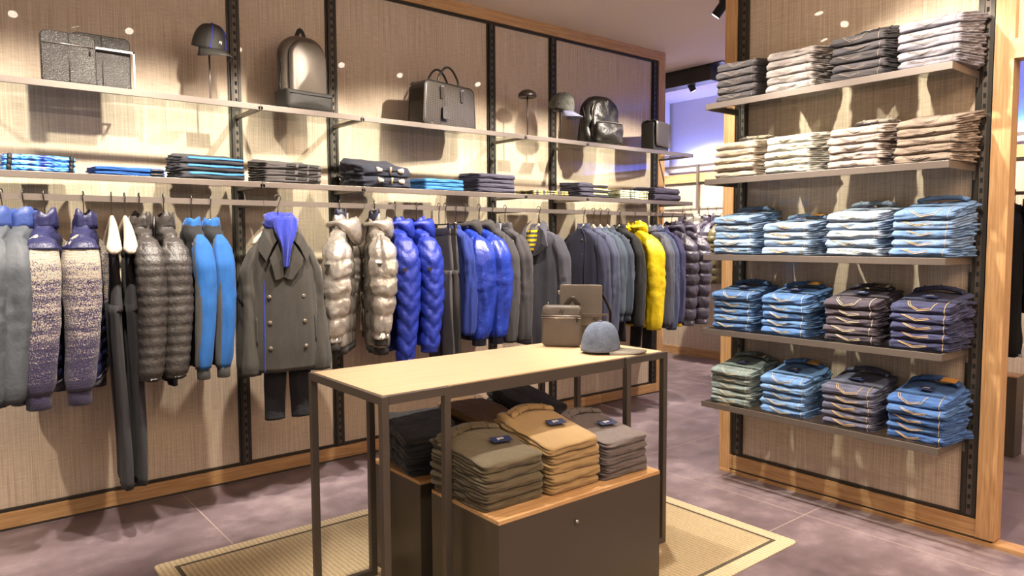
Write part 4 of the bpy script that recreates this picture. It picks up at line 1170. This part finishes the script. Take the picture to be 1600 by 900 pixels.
# ------------------------------------------------------------------ bags and caps
def outline(w, h, rb, rt, n=9, top=None):
    """rounded outline in XZ, bottom at z=0, CCW seen from the front"""
    pts = []
    for cx, cz, r, a0 in ((w / 2 - rb, rb, rb, -pi / 2), (w / 2 - rt, h - rt, rt, 0), (-w / 2 + rt, h - rt, rt, pi / 2), (-w / 2 + rb, rb, rb, pi)):
        for k in range(n):
            a = a0 + pi / 2 * k / (n - 1); pts.append((cx + r * cos(a), cz + r * sin(a)))
    # resample straight runs
    out = []
    for i, p in enumerate(pts):
        q = pts[(i + 1) % len(pts)]; d = math.hypot(q[0] - p[0], q[1] - p[1]); m = max(1, int(d / 0.02))
        for j in range(m): out.append((p[0] + (q[0] - p[0]) * j / m, p[1] + (q[1] - p[1]) * j / m))
    if top: out = [(x * (1 - top * z / h), z) for x, z in out]
    return out
def pillow(pts, depth, bevel=0.015, bulge=0.01, cy=0.0, seed=0, wr=0.0, x0=0.0, z0=0.0, back=0.3):
    xs = [p[0] for p in pts]; zs = [p[1] for p in pts]
    mx, mz = (min(xs) + max(xs)) / 2, (min(zs) + max(zs)) / 2; hw, hh = (max(xs) - min(xs)) / 2, (max(zs) - min(zs)) / 2
    def ring(ins, y, k=1.0):
        sx = (1 - ins / hw) * k; sz = (1 - ins / hh) * k; r = []
        for x, z in pts:
            px, pz = mx + (x - mx) * sx, mz + (z - mz) * sz
            n_ = wr * nz(px * 14 + seed, pz * 14, y * 8) if wr else 0
            r.append((x0 + px + n_ * 0.6, cy + y + n_, z0 + pz + (n_ * 0.5 if pz > 0.02 else 0)))
        return r
    rs = []
    for k in (0.12, 0.45, 0.75, 0.92): rs.append(ring(bevel, -depth / 2 - bulge * (1 - k ** 2.2), k))
    m = 5
    for q in range(m + 1):
        a = pi / 2 * q / m; rs.append(ring(bevel * (1 - sin(a)), -depth / 2 + bevel * (1 - cos(a))))
    for q in range(m + 1):
        a = pi / 2 * q / m; rs.append(ring(bevel * (1 - cos(a)), depth / 2 - bevel * (1 - sin(a))))
    for k in (0.92, 0.75, 0.45, 0.12): rs.append(ring(bevel, depth / 2 + bulge * back * (1 - k ** 2.2), k))
    return MB().rings([list(reversed(r)) for r in rs])
def edge_tube(pts, y, r, mat, name, parent, k=1.0, closed=True, z0=0.0, x0=0.0):
    zs = [p[1] for p in pts]; mz = (min(zs) + max(zs)) / 2
    P = [(x0 + x * k, y, z0 + mz + (z - mz) * k) for x, z in pts]
    if closed: P.append(P[0])
    return MB().tube(P, r, 6).build(name, mat, parent, True)

SZ1 = 2.2675; SZ2 = 1.8325
mat_peb = m_leather('pebbled_grey_leather', (48, 45, 42), 0.42, 200, 0.8); mat_bk = m_nylon('black_nylon', (48, 45, 42), 0.38, 0.6)
mat_satin = m_leather('champagne_satin_leather', (98, 90, 80), 0.34, 600, 0.12, 0.3); mat_ltb = m_leather('black_canvas', (44, 42, 38), 0.6, 500, 0.3)
mat_emb = m_leather('embossed_grey_leather', (88, 82, 76), 0.36, 160, 0.7)
def emboss_mat(name, col):
    c = S(col); t = NT(name)
    sep = t.n.new('ShaderNodeSeparateXYZ'); t.l.new(t.tc.outputs['Object'], sep.inputs[0])
    fx = t.math('ABSOLUTE', t.math('SUBTRACT', t.math('FRACT', t.math('MULTIPLY', sep.outputs[0], 62)), 0.5))
    fz = t.math('ABSOLUTE', t.math('SUBTRACT', t.math('FRACT', t.math('MULTIPLY', sep.outputs[2], 85)), 0.5))
    k = t.math('MULTIPLY', t.math('GREATER_THAN', fx, 0.16), t.math('GREATER_THAN', fz, 0.2))
    t.set(t.mix(k, mul(c, 0.45), mul(c, 1.5)), 0.34, 0.1); t.bump(k, 0.5, 0.002); return t.m
mat_mono = emboss_mat('embossed_lattice_leather', (66, 61, 56))

# two document cases on a metal stand
t = thing('display_stand', 'slim metal frame stand holding up the two leather document cases', 'stand', (0.74, 4.165, SZ1))
m = MB(); r_ = 0.0055
m.box(-0.125, 0.135, -0.004, 0.004, 0.195, 0.205); m.box(0.127, 0.135, -0.004, 0.004, 0.0, 0.205); m.box(0.127, 0.135, -0.004, 0.12, 0.0, 0.006)
m.box(-0.125, -0.117, -0.004, 0.004, 0.0, 0.205); m.box(-0.125, -0.117, -0.004, 0.12, 0.0, 0.006); m.box(-0.125, 0.135, 0.112, 0.12, 0.0, 0.006)
m.build('frame', M['chrome'], t)
def doc_case(x, y, w, h, label, zip_h, rz=0):
    t = thing('document_case', label, 'case', (x, y, SZ1), rz, 'leather document cases')
    o = outline(w, h, 0.012, 0.03)
    pillow(o, 0.026, 0.012, 0.004).build('body', mat_peb, t, True)
    if zip_h:
        MB().tube([(-w / 2 + 0.008, -0.0175, zip_h), (w / 2 - 0.012, -0.0175, zip_h)], 0.0035, 6).build('zip', M['chrome'], t, True)
        MB().tube([(w / 2 - 0.03, -0.021, zip_h), (w / 2 - 0.028, -0.021, zip_h - 0.04)], 0.004, 8).build('zip_pull', M['black'], t, True)
    MB().tube([(0.0, -0.0165, 0.01), (0.0, -0.0165, h - 0.01)], 0.0022, 6).build('centre_seam', M['dark'], t, True)
    return t
doc_case(0.575, 4.125, 0.235, 0.245, 'grey pebbled leather document case with front zip, the nearer one', 0.185)
t = doc_case(0.73, 4.20, 0.265, 0.275, 'grey pebbled leather document case behind the metal stand bar', None)
text_mesh('A\u2022J', 0.016, M['dark'], t, (0.08, -0.018, 0.035), name='emblem')

def hat_stand(x, y, h, label, dome, mat='hook'):
    t = thing('hat_stand', label, 'stand', (x, y, SZ1), 0, 'hat stands')
    MB().box(-0.055, 0.055, -0.055, 0.055, 0, 0.005).build('base', M['bronze'], t, bevel=0.001)
    MB().tube([(0, 0, 0.005), (0, 0, h - 0.045)], 0.0055, 10).build('pole', M[mat], t, True)
    prof = [(0.002, h - 0.048), (dome * 0.96, h - 0.058), (dome, h - 0.050)] + [(dome * cos(a), h - 0.050 + dome * 0.72 * sin(a)) for a in [radians(q) for q in range(8, 89, 10)]] + [(0.002, h - 0.050 + dome * 0.72)]
    MB().lathe(prof, 28).build('dome', m_plain('brown_dome', (46, 36, 32), 0.35, 0.2), t, True)
    return t
def cap(name, label, loc, rotz, crown_m, brim_m, trim=None, tilt=0, s=1.0, text=None, seamm=None, brim_l=0.075, group='baseball caps', droop=1.0, hs=1.0):
    t = thing(name, label, 'cap', loc, rotz, group)
    t.rotation_euler[0] = radians(tilt)
    R, Ry, Hh = 0.084 * s, 0.098 * s, 0.128 * s * hs
    rs = []; n = 48
    for k in range(17):
        a = pi / 2 * k / 16; ring = []
        for q in range(n):
            th = 2 * pi * q / n
            seam = 1 - 0.020 * (1 - min(1, abs(((th / (pi / 3)) + 0.5) % 1 - 0.5) * 7)) * sin(min(a * 3, pi / 2))
            fr = max(0, -sin(th)); c_ = cos(a) ** (0.72 - 0.12 * fr)
            ring.append((R * c_ * cos(th) * seam, Ry * c_ * sin(th) * seam, Hh * sin(a) * (1 + 0.02 * fr)))
        rs.append(ring)
    inner = [[(p[0] * 0.95, p[1] * 0.95, p[2]) for p in rs[0]], [(p[0] * 0.9, p[1] * 0.9, p[2] + 0.05) for p in rs[0]]]
    MB().rings(list(reversed(inner)) + rs).build('crown', crown_m, t, True)
    MB().lathe([(0.001, 0), (0.009 * s, 0.001), (0.008 * s, 0.005), (0.001, 0.007)], 14, (0, 0, Hh * 1.0)).build('top_button', trim or crown_m, t, True)
    rs = []
    for k in range(25):
        u = -1 + 2 * k / 24; th = -pi / 2 + u * radians(68)
        bx, by = R * cos(th), Ry * sin(th); L = brim_l * s * (1 - abs(u) ** 2.6) ** 0.5 + 0.002
        top, bot = [], []
        for f in (0, 0.3, 0.65, 1.0):
            x = bx * (1 + 0.06 * f); y = by - L * f; z = 0.010 * s - 0.022 * s * f * droop - 0.030 * s * u * u * (0.5 + 0.5 * f) * droop
            top.append((x, y, z + 0.0018)); bot.append((x, y, z - 0.0018))
        rs.append(top + list(reversed(bot)))
    MB().rings(rs).build('brim', brim_m, t, True)
    if trim:
        for th in (-pi / 2 - pi / 3 * 0.5 - 0.0, -pi / 2 + pi / 3 * 0.5 + 0.0):
            pts = []
            for k in range(14):
                a = (pi / 2) * k / 14; c_ = cos(a) ** (0.72 - 0.12 * max(0, -sin(th)))
                pts.append((R * c_ * cos(th) * 1.0, Ry * c_ * sin(th) * 1.0, Hh * sin(a)))
            MB().tube(pts, 0.0022, 6).build('piping', trim, t, True)
    for th in (0.3, 2.8, -0.2 - pi + 6.28):
        pass
    if text: text_mesh(text, 0.020, M['white'], t, (0, -Ry - 0.0005, 0.045 * s), (radians(80), 0, 0), 'emblem')
    return t
hat_stand(1.265, 4.22, 0.345, 'slim hat stand under the black cap with blue piping', 0.055, 'chrome')
cap('baseball_cap', 'black baseball cap with blue piping on the upper shelf', (1.265, 4.215, SZ1 + 0.295), 14, mat_ltb, mat_ltb, m_plain('blue_piping_cap', (36, 52, 210), 0.5), text='AJ', s=1.06, tilt=16)
hat_stand(3.575, 4.20, 0.36, 'hat stand with bare brown dome, no cap on it', 0.072)
hat_stand(3.93, 4.22, 0.30, 'hat stand beneath the mottled grey cap', 0.055)
mat_tweed = m_denim('mottled_tweed', (104, 104, 96), 0.6)
cap('baseball_cap', 'mottled grey cap with pale lavender brim on a hat stand', (3.93, 4.215, SZ1 + 0.245), 34, mat_tweed, m_cloth('lavender_brim', (150, 152, 186), 0.7), None, s=1.08, tilt=14)

def backpack(name, label, x, y, z, rz, w, h, d, upper, lower, base_h, badge, trimm, seed=0, wr=0.0, handle=True, pocket=None):
    t = thing(name, label, 'backpack', (x, y, z), rz, 'backpacks on the upper shelf')
    o = outline(w, h, 0.03, w * 0.40)
    pillow(o, d, 0.045, 0.020, seed=seed, wr=wr).build('body', upper, t, True)
    # raised front panel with dark zip arch
    fo = outline(w * 0.80, h * 0.92 - base_h * 0.6, 0.02, w * 0.33)
    pillow(fo, 0.05, 0.022, 0.016, cy=-d / 2 - 0.008, z0=base_h * 0.6, seed=seed + 1, wr=wr).build('front_panel', upper, t, True)
    edge_tube(fo, -d / 2 - 0.012, 0.0045, trimm, 'zip', t, 0.99, z0=base_h * 0.6)
    if lower:
        bo = outline(w * 1.03, base_h, 0.03, 0.012)
        pillow(bo, d + 0.075, 0.035, 0.006, cy=-0.014).build('base_panel', lower, t, True)
        MB().tube([(-w * 0.46, -d / 2 - 0.052, base_h - 0.03), (w * 0.46, -d / 2 - 0.052, base_h - 0.03)], 0.003, 6).build('base_seam', M['black'], t, True)
    if handle:
        pts = [(-0.03 + 0.06 * k / 12, 0.01, h - 0.01 + 0.055 * sin(pi * k / 12)) for k in range(13)]
        MB().tube(pts, 0.006, 8, ry=2.2).build('handle', M['black'], t, True)
    for sx in (-1, 1):   # side zip and strap
        MB().tube([(sx * (w / 2 + 0.001), -0.02 + 0.01 * sin(q), h * 0.25 + h * 0.5 * q / 8) for q in range(9)], 0.004, 6).build('side_zip', M['black'], t, True)
        MB().tube([(sx * w * 0.28, d / 2, h * 0.85), (sx * w * 0.33, d / 2 + 0.03, h * 0.55), (sx * w * 0.42, d / 2 + 0.025, h * 0.1)], 0.010, 8, ry=0.4).build('shoulder_strap', M['black'], t, True)
    return t
t = backpack('backpack', 'large champagne-silver backpack with black base on the upper shelf', 1.81, 4.235, SZ1, 6, 0.30, 0.455, 0.115, mat_satin, mat_ltb, 0.125, None, M['black'], 3)
# spread-wing emblem pressed into the panel
m = MB()
for k in range(6):
    wv = 0.045 - 0.005 * k
    m.box(-wv, wv, -0.0975, -0.094, 0.30 - 0.011 * k, 0.306 - 0.011 * k)
m.build('emblem', mat_satin, t)
t = backpack('backpack', 'glossy black nylon backpack with curved front pocket zip', 4.39, 4.24, SZ1, -4, 0.36, 0.41, 0.13, mat_bk, None, 0.10, None, M['hook'], 8, wr=0.022, handle=False)
po = outline(0.29, 0.17, 0.03, 0.03)
pillow(po, 0.05, 0.02, 0.02, cy=-0.115, z0=0.015, seed=9, wr=0.018, x0=0.01).build('front_pocket', mat_bk, t, True)
MB().tube([(-0.12 + 0.26 * k / 12, -0.148, 0.175 + 0.006 * sin(pi * k / 12)) for k in range(13)], 0.0035, 6).build('pocket_zip', M['chrome'], t, True)
text_mesh('AJ', 0.018, M['white'], t, (0.0, -0.105, 0.355), name='emblem')

# briefcase
t = thing('briefcase', 'embossed grey leather briefcase with two looped handles and luggage tag', 'briefcase', (2.83, 4.235, SZ1), 12)
o = outline(0.525, 0.30, 0.035, 0.045, top=0.07)
pillow(o, 0.155, 0.022, 0.008).build('body', mat_mono, t, True)
for yy in (-0.082, 0.082):
    o2 = [(x, z) for x, z in o]
    edge_tube(o2, yy * 0.86, 0.004, M['dark'], 'edge_piping', t, 0.995)
for yy in (-0.055, 0.045):
    pts = [(-0.10, yy - 0.006, 0.21), (-0.10, yy - 0.002, 0.27)] + [(-0.10 + 0.20 * k / 16 + 0, yy, 0.29 + 0.125 * sin(pi * (0.06 + 0.88 * k / 16)) ** 0.75) for k in range(17)] + [(0.10, yy - 0.002, 0.27), (0.10, yy - 0.006, 0.21)]
    MB().tube(pts, 0.0075, 10).build('handle', M['dark'], t, True)
for sx in (-0.10, 0.10):
    pillow([(p[0], p[1]) for p in outline(0.028, 0.085, 0.006, 0.006, 4)], 0.006, 0.002, 0.0, cy=-0.092, x0=sx, z0=0.185).build('handle_tab', M['dark'], t, True)
    MB().box(sx - 0.012, sx + 0.012, -0.098, -0.090, 0.262, 0.272).build('buckle', M['chrome'], t)
MB().tube([(-0.085, -0.10, 0.21), (-0.09, -0.103, 0.16), (-0.08, -0.104, 0.13)], 0.002, 6).build('tag_cord', M['dark'], t, True)
pillow(outline(0.062, 0.085, 0.006, 0.006, 4), 0.006, 0.002, 0.0, cy=-0.103, x0=-0.075, z0=0.05).build('luggage_tag', mat_peb, t, True)
MB().tube([(-0.20 + 0.4 * k / 8, 0.0, 0.290 + 0.001 * sin(k)) for k in range(9)], 0.004, 6).build('top_zip', M['chrome'], t, True)

# messenger bag on the upper shelf
t = thing('messenger_bag', 'dark messenger bag with full textured flap, last item on the upper shelf', 'bag', (5.09, 4.22, SZ1), 16)
pillow(outline(0.33, 0.255, 0.02, 0.02), 0.13, 0.018, 0.0, seed=4, wr=0.006).build('body', m_leather('black_side', (34, 32, 30), 0.5), t, True)
rs = []
for k in range(18):   # flap wraps over the top and down the front
    f = k / 17
    if f < 0.25: y = 0.05 - 0.12 * (f / 0.25); z = 0.262
    elif f < 0.35: a = (f - 0.25) / 0.10 * pi / 2; y = -0.07 - 0.012 * sin(a); z = 0.25 + 0.012 * cos(a)
    else: y = -0.084; z = 0.25 - 0.205 * (f - 0.35) / 0.65
    hw = 0.163 - (0.018 * max(0, (f - 0.93) / 0.07) ** 2)
    rs.append([(-hw, y, z), (-hw * 0.5, y - 0.001, z), (0, y - 0.002, z + 0.001), (hw * 0.5, y - 0.001, z), (hw, y, z), (hw, y + 0.006, z - 0.004), (0, y + 0.006, z - 0.004), (-hw, y + 0.006, z - 0.004)])
MB().rings(rs).build('flap', mat_mono, t, True)
text_mesh('AJ', 0.016, M['chrome'], t, (0.05, -0.069, 0.022), name='emblem')
MB().tube([(-0.165, 0.02, 0.25), (-0.172, 0.0, 0.262), (-0.160, -0.03, 0.255)], 0.006, 8, ry=0.4).build('strap', M['black'], t, True)

# ------------------------------------------------------------------ folded goods on the lower shelf of the long wall
def stack_wall(name, cat, x, y, z, rz, n, w, d, t_, mats, label, group, seed, layers=3, side=-1, wedge=(0.95, 0.1), spread=0.01, rough=0.006, extra=None, lift=0.0):
    for i in range(n):
        rnd = random.Random(seed * 11 + i)
        mb, surf, top = folded_mesh(w * rnd.uniform(0.98, 1.02), d, t_, seed * 5.1 + i, layers, side, wedge, rough, min(0.02, t_ * 0.8), spread, lift if i == n - 1 else 0, i)
        o = mb.build(name, mats[i % len(mats)], None, True)
        o.location = (x + rnd.uniform(-0.005, 0.005), y + rnd.uniform(-0.004, 0.004), z + 0.0005 + i * t_ * wedge[0]); o.rotation_euler = (0, 0, radians(rz + rnd.uniform(-1.5, 1.5)))
        tag(o, '%s, %s' % (label, ordn(i, n)) if n > 1 else label, cat, group)
        if extra: extra(o, surf, top, i)
def pattern_mat(name, cols, scale, seed=0, rough=0.6):
    t_ = NT(name); n_ = t_.noise(1.0, scale, 2, 0.7)
    st = [(0.36 + 0.07 * k, S(c)) for k, c in enumerate(cols)]
    t_.set(t_.ramp(n_, st), rough, 0); t_.n[-1]
    return t_.m
mat_tow = pattern_mat('blue_print_satin', [(24, 34, 70), (30, 110, 210), (110, 190, 240), (40, 60, 150)], (18, 18, 60), rough=0.35)
mat_bl = m_cloth('bright_blue_cotton', (30, 104, 200), 0.8, 500, 0.1); mat_skb = m_cloth('sky_cotton', (66, 152, 226), 0.8, 500, 0.1)
mat_nk = m_cloth('grey_navy_knit', (70, 68, 88), 0.9, 400, 0.12); mat_toggle = m_cloth('midnight_wool', (46, 50, 68), 0.9, 300, 0.15)
mat_hood = m_cloth('slate_sweat', (62, 62, 68), 0.9, 400, 0.12)
def end_band(o, surf, top, i):
    MB().tube(poly_on(surf, [(0.130, -0.9), (0.130, 0.9)]), 0.010, 8).build('black_border', M['black'], o, True)
    MB().tube(poly_on(surf, [(-0.120, -0.9), (-0.120, 0.9)]), 0.010, 8).build('black_border', M['black'], o, True)
stack_wall('folded_scarf', 'scarf', 0.43, 4.23, SZ2, 0, 3, 0.30, 0.26, 0.027, [mat_tow], 'blue and black printed satin scarf at far left', 'printed scarves on the lower shelf', 3, extra=end_band)
def card(x):
    def f(o, surf, top, i):
        a, b = surf(x - 0.03, -0.3), surf(x + 0.03, 0.3)
        MB().tube(poly_on(surf, [(x - 0.03, 0.0), (x + 0.03, 0.0)]), 0.007, 6).build('label_strip', M['dark'], o, True)
    return f
stack_wall('folded_shirt', 'shirt', 0.825, 4.22, SZ2, 0, 2, 0.33, 0.25, 0.022, [mat_bl], 'bright blue folded shirt in the thin stack of two', 'bright blue shirts', 4, extra=card(0.12))
def blue_edge(o, surf, top, i):
    rs = []
    for k in range(20):
        x = -0.13 + 0.29 * k / 19
        rs.append([surf(x, 0.15), surf(x, 0.5) + Vector((0, -0.002, 0)), surf(x, 0.85), surf(x, 0.5) + Vector((0, 0.003, 0))])
    MB().rings(rs).build('blue_band', mat_skb, o, True)
stack_wall('folded_hoodie', 'hoodie', 1.23, 4.23, SZ2, 0, 3, 0.345, 0.27, 0.044, [mat_hood], 'slate hoodie with bright blue side band', 'slate hoodies with blue bands', 5, wedge=(0.92, 0.2), extra=blue_edge, spread=0.02, lift=0.02)
def dark_patches(o, surf, top, i):
    for x in (-0.03, 0.045, 0.115):
        rs = []
        for k in range(7):
            xx = x - 0.028 + 0.056 * k / 6
            rs.append([surf(xx, -0.05), surf(xx + 0.004, 0.35) + Vector((0, -0.002, 0)), surf(xx + 0.008, 0.75), surf(xx + 0.004, 0.35) + Vector((0, 0.003, 0))])
        MB().rings(rs).build('dark_patch', M['black'], o, True)
stack_wall('folded_sweater', 'sweater', 1.685, 4.23, SZ2, 3, 3, 0.36, 0.26, 0.042, [m_cloth('marl_grey', (92, 86, 84), 0.9, 400, 0.15)], 'grey sweater with black rectangular patches', 'patched grey sweaters', 6, wedge=(0.92, 0.2), extra=dark_patches, lift=0.02)
def toggles(o, surf, top, i):
    p = surf(0.02, 0.25)
    MB().tube([p + Vector((0.0, -0.010, -0.022)), p + Vector((0.004, -0.012, 0.022))], [0.006, 0.008], 8).build('toggle', m_plain('horn', (150, 128, 96), 0.35), o, True)
    for sx in (-1, 1):
        q = surf(0.02 + sx * 0.075, 0.25)
        MB().tube([q + Vector((sx * 0.02, 0.0, 0)), q + Vector((sx * -0.015, -0.003, 0))], [0.020, 0.010], 10).build('toggle_patch', m_plain('pale_leather', (176, 164, 146), 0.6), o, True)
        MB().tube([q, p + Vector((0, -0.008, 0))], 0.0025, 6).build('toggle_cord', M['black'], o, True)
stack_wall('folded_toggle_coat', 'coat', 2.30, 4.23, SZ2, 2, 2, 0.36, 0.28, 0.070, [mat_toggle], 'midnight blue toggle coat with pale leather fastening patches', 'folded toggle coats', 7, wedge=(0.95, 0.35), extra=toggles, spread=0.03, lift=0.04, rough=0.014)
stack_wall('folded_polo_shirt', 'shirt', 2.75, 4.21, SZ2, 0, 3, 0.32, 0.25, 0.026, [mat_skb], 'sky blue polo shirt in the stack of three', 'sky blue polo shirts', 8, extra=None)
stack_wall('folded_sweater', 'sweater', 3.20, 4.22, SZ2, 0, 4, 0.34, 0.26, 0.034, [mat_nk], 'plain grey navy sweater right of the sky blue polos', 'grey navy sweaters', 9, wedge=(0.97, 0.12), spread=0.02)
def gold_edge(o, surf, top, i):
    rs = []
    for k in range(16):
        x = -0.02 + 0.17 * k / 15
        rs.append([surf(x, 0.1), surf(x, 0.5) + Vector((0, -0.002, 0)), surf(x, 0.9), surf(x, 0.5) + Vector((0, 0.003, 0))])
    MB().rings(rs).build('yellow_band', m_plain('pale_yellow', (232, 214, 130), 0.8), o, True)
stack_wall('folded_scarf', 'scarf', 3.72, 4.20, SZ2, 0, 2, 0.36, 0.24, 0.018, [pattern_mat('navy_yellow_stripe', [(40, 42, 66), (60, 62, 90), (225, 200, 80), (50, 50, 76)], (40, 14, 14))], 'flat navy scarf with yellow stripes', 'navy and yellow scarves', 10)
stack_wall('folded_sweater', 'sweater', 4.20, 4.22, SZ2, 0, 3, 0.34, 0.25, 0.040, [mat_nk], 'dark sweater with pale yellow band', 'yellow-banded sweaters', 11, wedge=(0.95, 0.1), extra=gold_edge)
stack_wall('folded_scarf', 'scarf', 4.68, 4.21, SZ2, 0, 4, 0.36, 0.24, 0.019, [pattern_mat('teal_yellow_stripe', [(30, 34, 44), (80, 110, 130), (232, 210, 110), (210, 220, 200)], (50, 12, 30))], 'thin patterned scarf in teal, cream and yellow', 'teal and yellow scarves', 12)
stack_wall('folded_sweater', 'sweater', 5.12, 4.22, SZ2, 0, 2, 0.36, 0.26, 0.058, [m_cloth('mauve_navy', (84, 78, 102), 0.9, 400, 0.12)], 'mauve navy sweater, last stack by the free end of the wall', 'mauve navy sweaters', 13, wedge=(0.95, 0.1), lift=0.01)

# ------------------------------------------------------------------ on the table
mat_tp = m_leather('taupe_grain_leather', (84, 77, 70), 0.36, 420, 0.35, 0.1); mat_tpl = m_leather('light_taupe_leather', (112, 106, 98), 0.36, 420, 0.3, 0.1)
TT = TZ + 0.0025
t = thing('bag_stand', 'taupe metal frame stand propping up the rear shoulder bag', 'stand', (2.63, 2.62, TT), -50)
m = MB()
for x_ in (-0.11, 0.10): m.box(x_, x_ + 0.010, -0.004, 0.006, 0, 0.16); m.box(x_, x_ + 0.010, 0.006, 0.12, 0, 0.008)
m.box(-0.10, 0.10, -0.004, 0.006, 0.15, 0.16); m.box(-0.10, 0.10, -0.004, 0.006, 0, 0.008)
m.build('frame', M['bronze'], t)
t = thing('shoulder_bag', 'tall pale taupe flap shoulder bag propped behind the small one', 'bag', (2.665, 2.695, TT), -50)
pillow(outline(0.215, 0.29, 0.02, 0.012), 0.06, 0.016, 0.004).build('body', mat_tp, t, True)
pillow(outline(0.222, 0.215, 0.035, 0.012), 0.010, 0.004, 0.002, cy=-0.040, z0=0.092).build('flap', mat_tpl, t, True)
text_mesh('AJ', 0.032, M['dark'], t, (0.07, -0.0478, 0.125), name='emblem', shear=0.3)
MB().tube([(0.105, 0.0, 0.26), (0.125, 0.01, 0.22), (0.150, 0.02, 0.16), (0.150, 0.02, 0.10), (0.135, 0.01, 0.03)], 0.018, 8, ry=0.25).build('shoulder_strap', M['dark'], t, True)
MB().tube([(-0.108, 0, 0.265), (-0.125, 0, 0.262)], 0.012, 10).build('strap_ring', M['chrome'], t, True)
t = thing('crossbody_bag', 'small taupe leather crossbody bag standing at the front with zip across', 'bag', (2.475, 2.645, TT), -52)
o = outline(0.205, 0.212, 0.028, 0.026, top=0.02)
pillow(o, 0.055, 0.020, 0.008).build('body', mat_tp, t, True)
for dz in (0.150, 0.160): MB().tube([(-0.100, -0.0345, dz), (0.100, -0.0345, dz)], 0.0022, 6).build('zip_welt', M['chrome'], t, True)
MB().tube([(0.083, -0.039, 0.160), (0.083, -0.040, 0.130)], 0.0045, 8).build('zip_pull', M['black'], t, True)
text_mesh('AJ', 0.030, M['dark'], t, (0.0, -0.0362, 0.182), name='emblem', shear=0.3)
MB().tube([(0.02 + 0.065 * k / 10, 0.01, 0.208 + 0.036 * sin(pi * k / 10)) for k in range(11)], 0.013, 8, ry=0.25, up=(0, 1, 0)).build('folded_strap', M['dark'], t, True)
cap('baseball_cap', 'two-tone cap with shimmering blue-grey crown and quilted taupe brim on the table', (2.475, 2.375, TT + 0.012), 48, m_denim('iridescent_tweed', (112, 126, 150), 0.45, 0.3),
    m_leather('quilted_taupe', (106, 100, 88), 0.45, 90, 0.5), None, tilt=0, s=0.96, brim_l=0.13, droop=0.45, hs=1.12)

# ------------------------------------------------------------------ beyond the opening
def far_rail(x, y0, y1, z, label):
    t = thing('hanging_rail', label, 'rail', (x, y0, z), 0)
    MB().box(-0.006, 0.006, 0, y1 - y0, -0.025, 0).build('bar', M['bronze'], t)
    y = 0.02
    while y < y1 - y0:
        MB().box(0.006, FX - x - 0.001, y, y + 0.01, -0.022, -0.004).build('bracket', M['bronze'], t); y += 1.2
    return t
far_rail(7.12, 4.55, 5.95, 1.855, 'hanging rail on the far partition with padded jackets')
rnd = random.Random(5)
FC = [('plum grey', mat_puff), ('olive', m_nylon('olive_nylon', (122, 112, 74), 0.45, 0.6)), ('pale stone', m_nylon('stone_nylon', (176, 168, 158), 0.5, 0.5))]
FJ = [(4.86, 1, 'olive puffer nearest the jeans display on the far rail'), (4.98, 0, 'plum grey puffer second from the jeans display on the far rail'), (5.10, 0, 'plum grey puffer in the middle of the far rail'),
      (5.22, 2, 'pale stone puffer in the middle of the far rail'), (5.34, 2, 'pale stone puffer left of middle on the far rail'), (5.46, 0, 'plum grey puffer near the left end of the far rail')]
for k, (y, ci, lb) in enumerate(FJ):
    h_ = hanger(7.12, 0, 'hanger in the ' + lb, y=y, z=1.855, group='hangers on the far rail'); h_.rotation_euler[2] = radians(180)
    garment(7.12, 0, 'puffer_jacket', lb, 'jacket', FC[ci][1], 'puffers on the far rail', 0.98, D=0.12, R=(0.058, 0.072), quilt=(0.09, 0.012, 0, 0.1), collar='high', seed=60 + k, y=y, rotz=0, neck_z=1.715, SL=0.70)
struct('trim_15', MB().box(FX - 0.06, FX - 0.03, 5.50, 5.53, 1.85, 2.42), M['bronze'])

far_rail(6.30, 1.35, 2.3, 1.835, 'hanging rail glimpsed at the right edge of the frame')
for k, (y, mt, lb, nm, q) in enumerate([(1.80, mat_black, 'long black coat glimpsed past the oak column', 'wool_coat', None), (1.70, m_nylon('dark_olive', (50, 50, 44), 0.5, 0.6), 'dark olive quilted vest at the right frame edge', 'down_jacket', (0.05, 0.008, 0, 0.1))]):
    h_ = hanger(6.30, 0, 'pale hanger holding the ' + lb, y=y, z=1.835, group='hangers past the column'); h_.rotation_euler[2] = radians(20)
    garment(6.30, 0, nm, lb, 'coat' if k == 0 else 'vest', mt, 'garments past the column', 0.62 if k == 0 else 0.95, D=0.12, quilt=q, collar='high', seed=70 + k, y=y, rotz=20, neck_z=1.69, sleeves=(k == 0), R=(0.055, 0.06))
MB().rings([[(6.12 + a, y_, z_) for a, z_ in ((0, 0.74), (0.03, 0.72), (0.035, 0.66), (0.01, 0.62), (-0.015, 0.66), (-0.02, 0.72))] for y_ in (1.66, 1.69)]).build('security_tag', M['white'], None, True, 0.004)
tag(bpy.data.objects['security_tag'], 'white security tag clipped to the black coat at the right edge', 'tag')
t = thing('display_plinth', 'dark upright pedestal standing just past the oak column', 'plinth', (5.75, 1.66, 0.0))
MB().box(-0.10, 0.06, -0.10, 0.12, 0, 0.55).build('body', M['plinth'], t, bevel=0.002)
MB().box(-0.098, 0.058, -0.098, 0.118, 0.5503, 0.558).build('wooden_top', M['oakX'], t)
for o_ in list(bpy.data.objects):
    if '_L' in o_: del o_['_L']
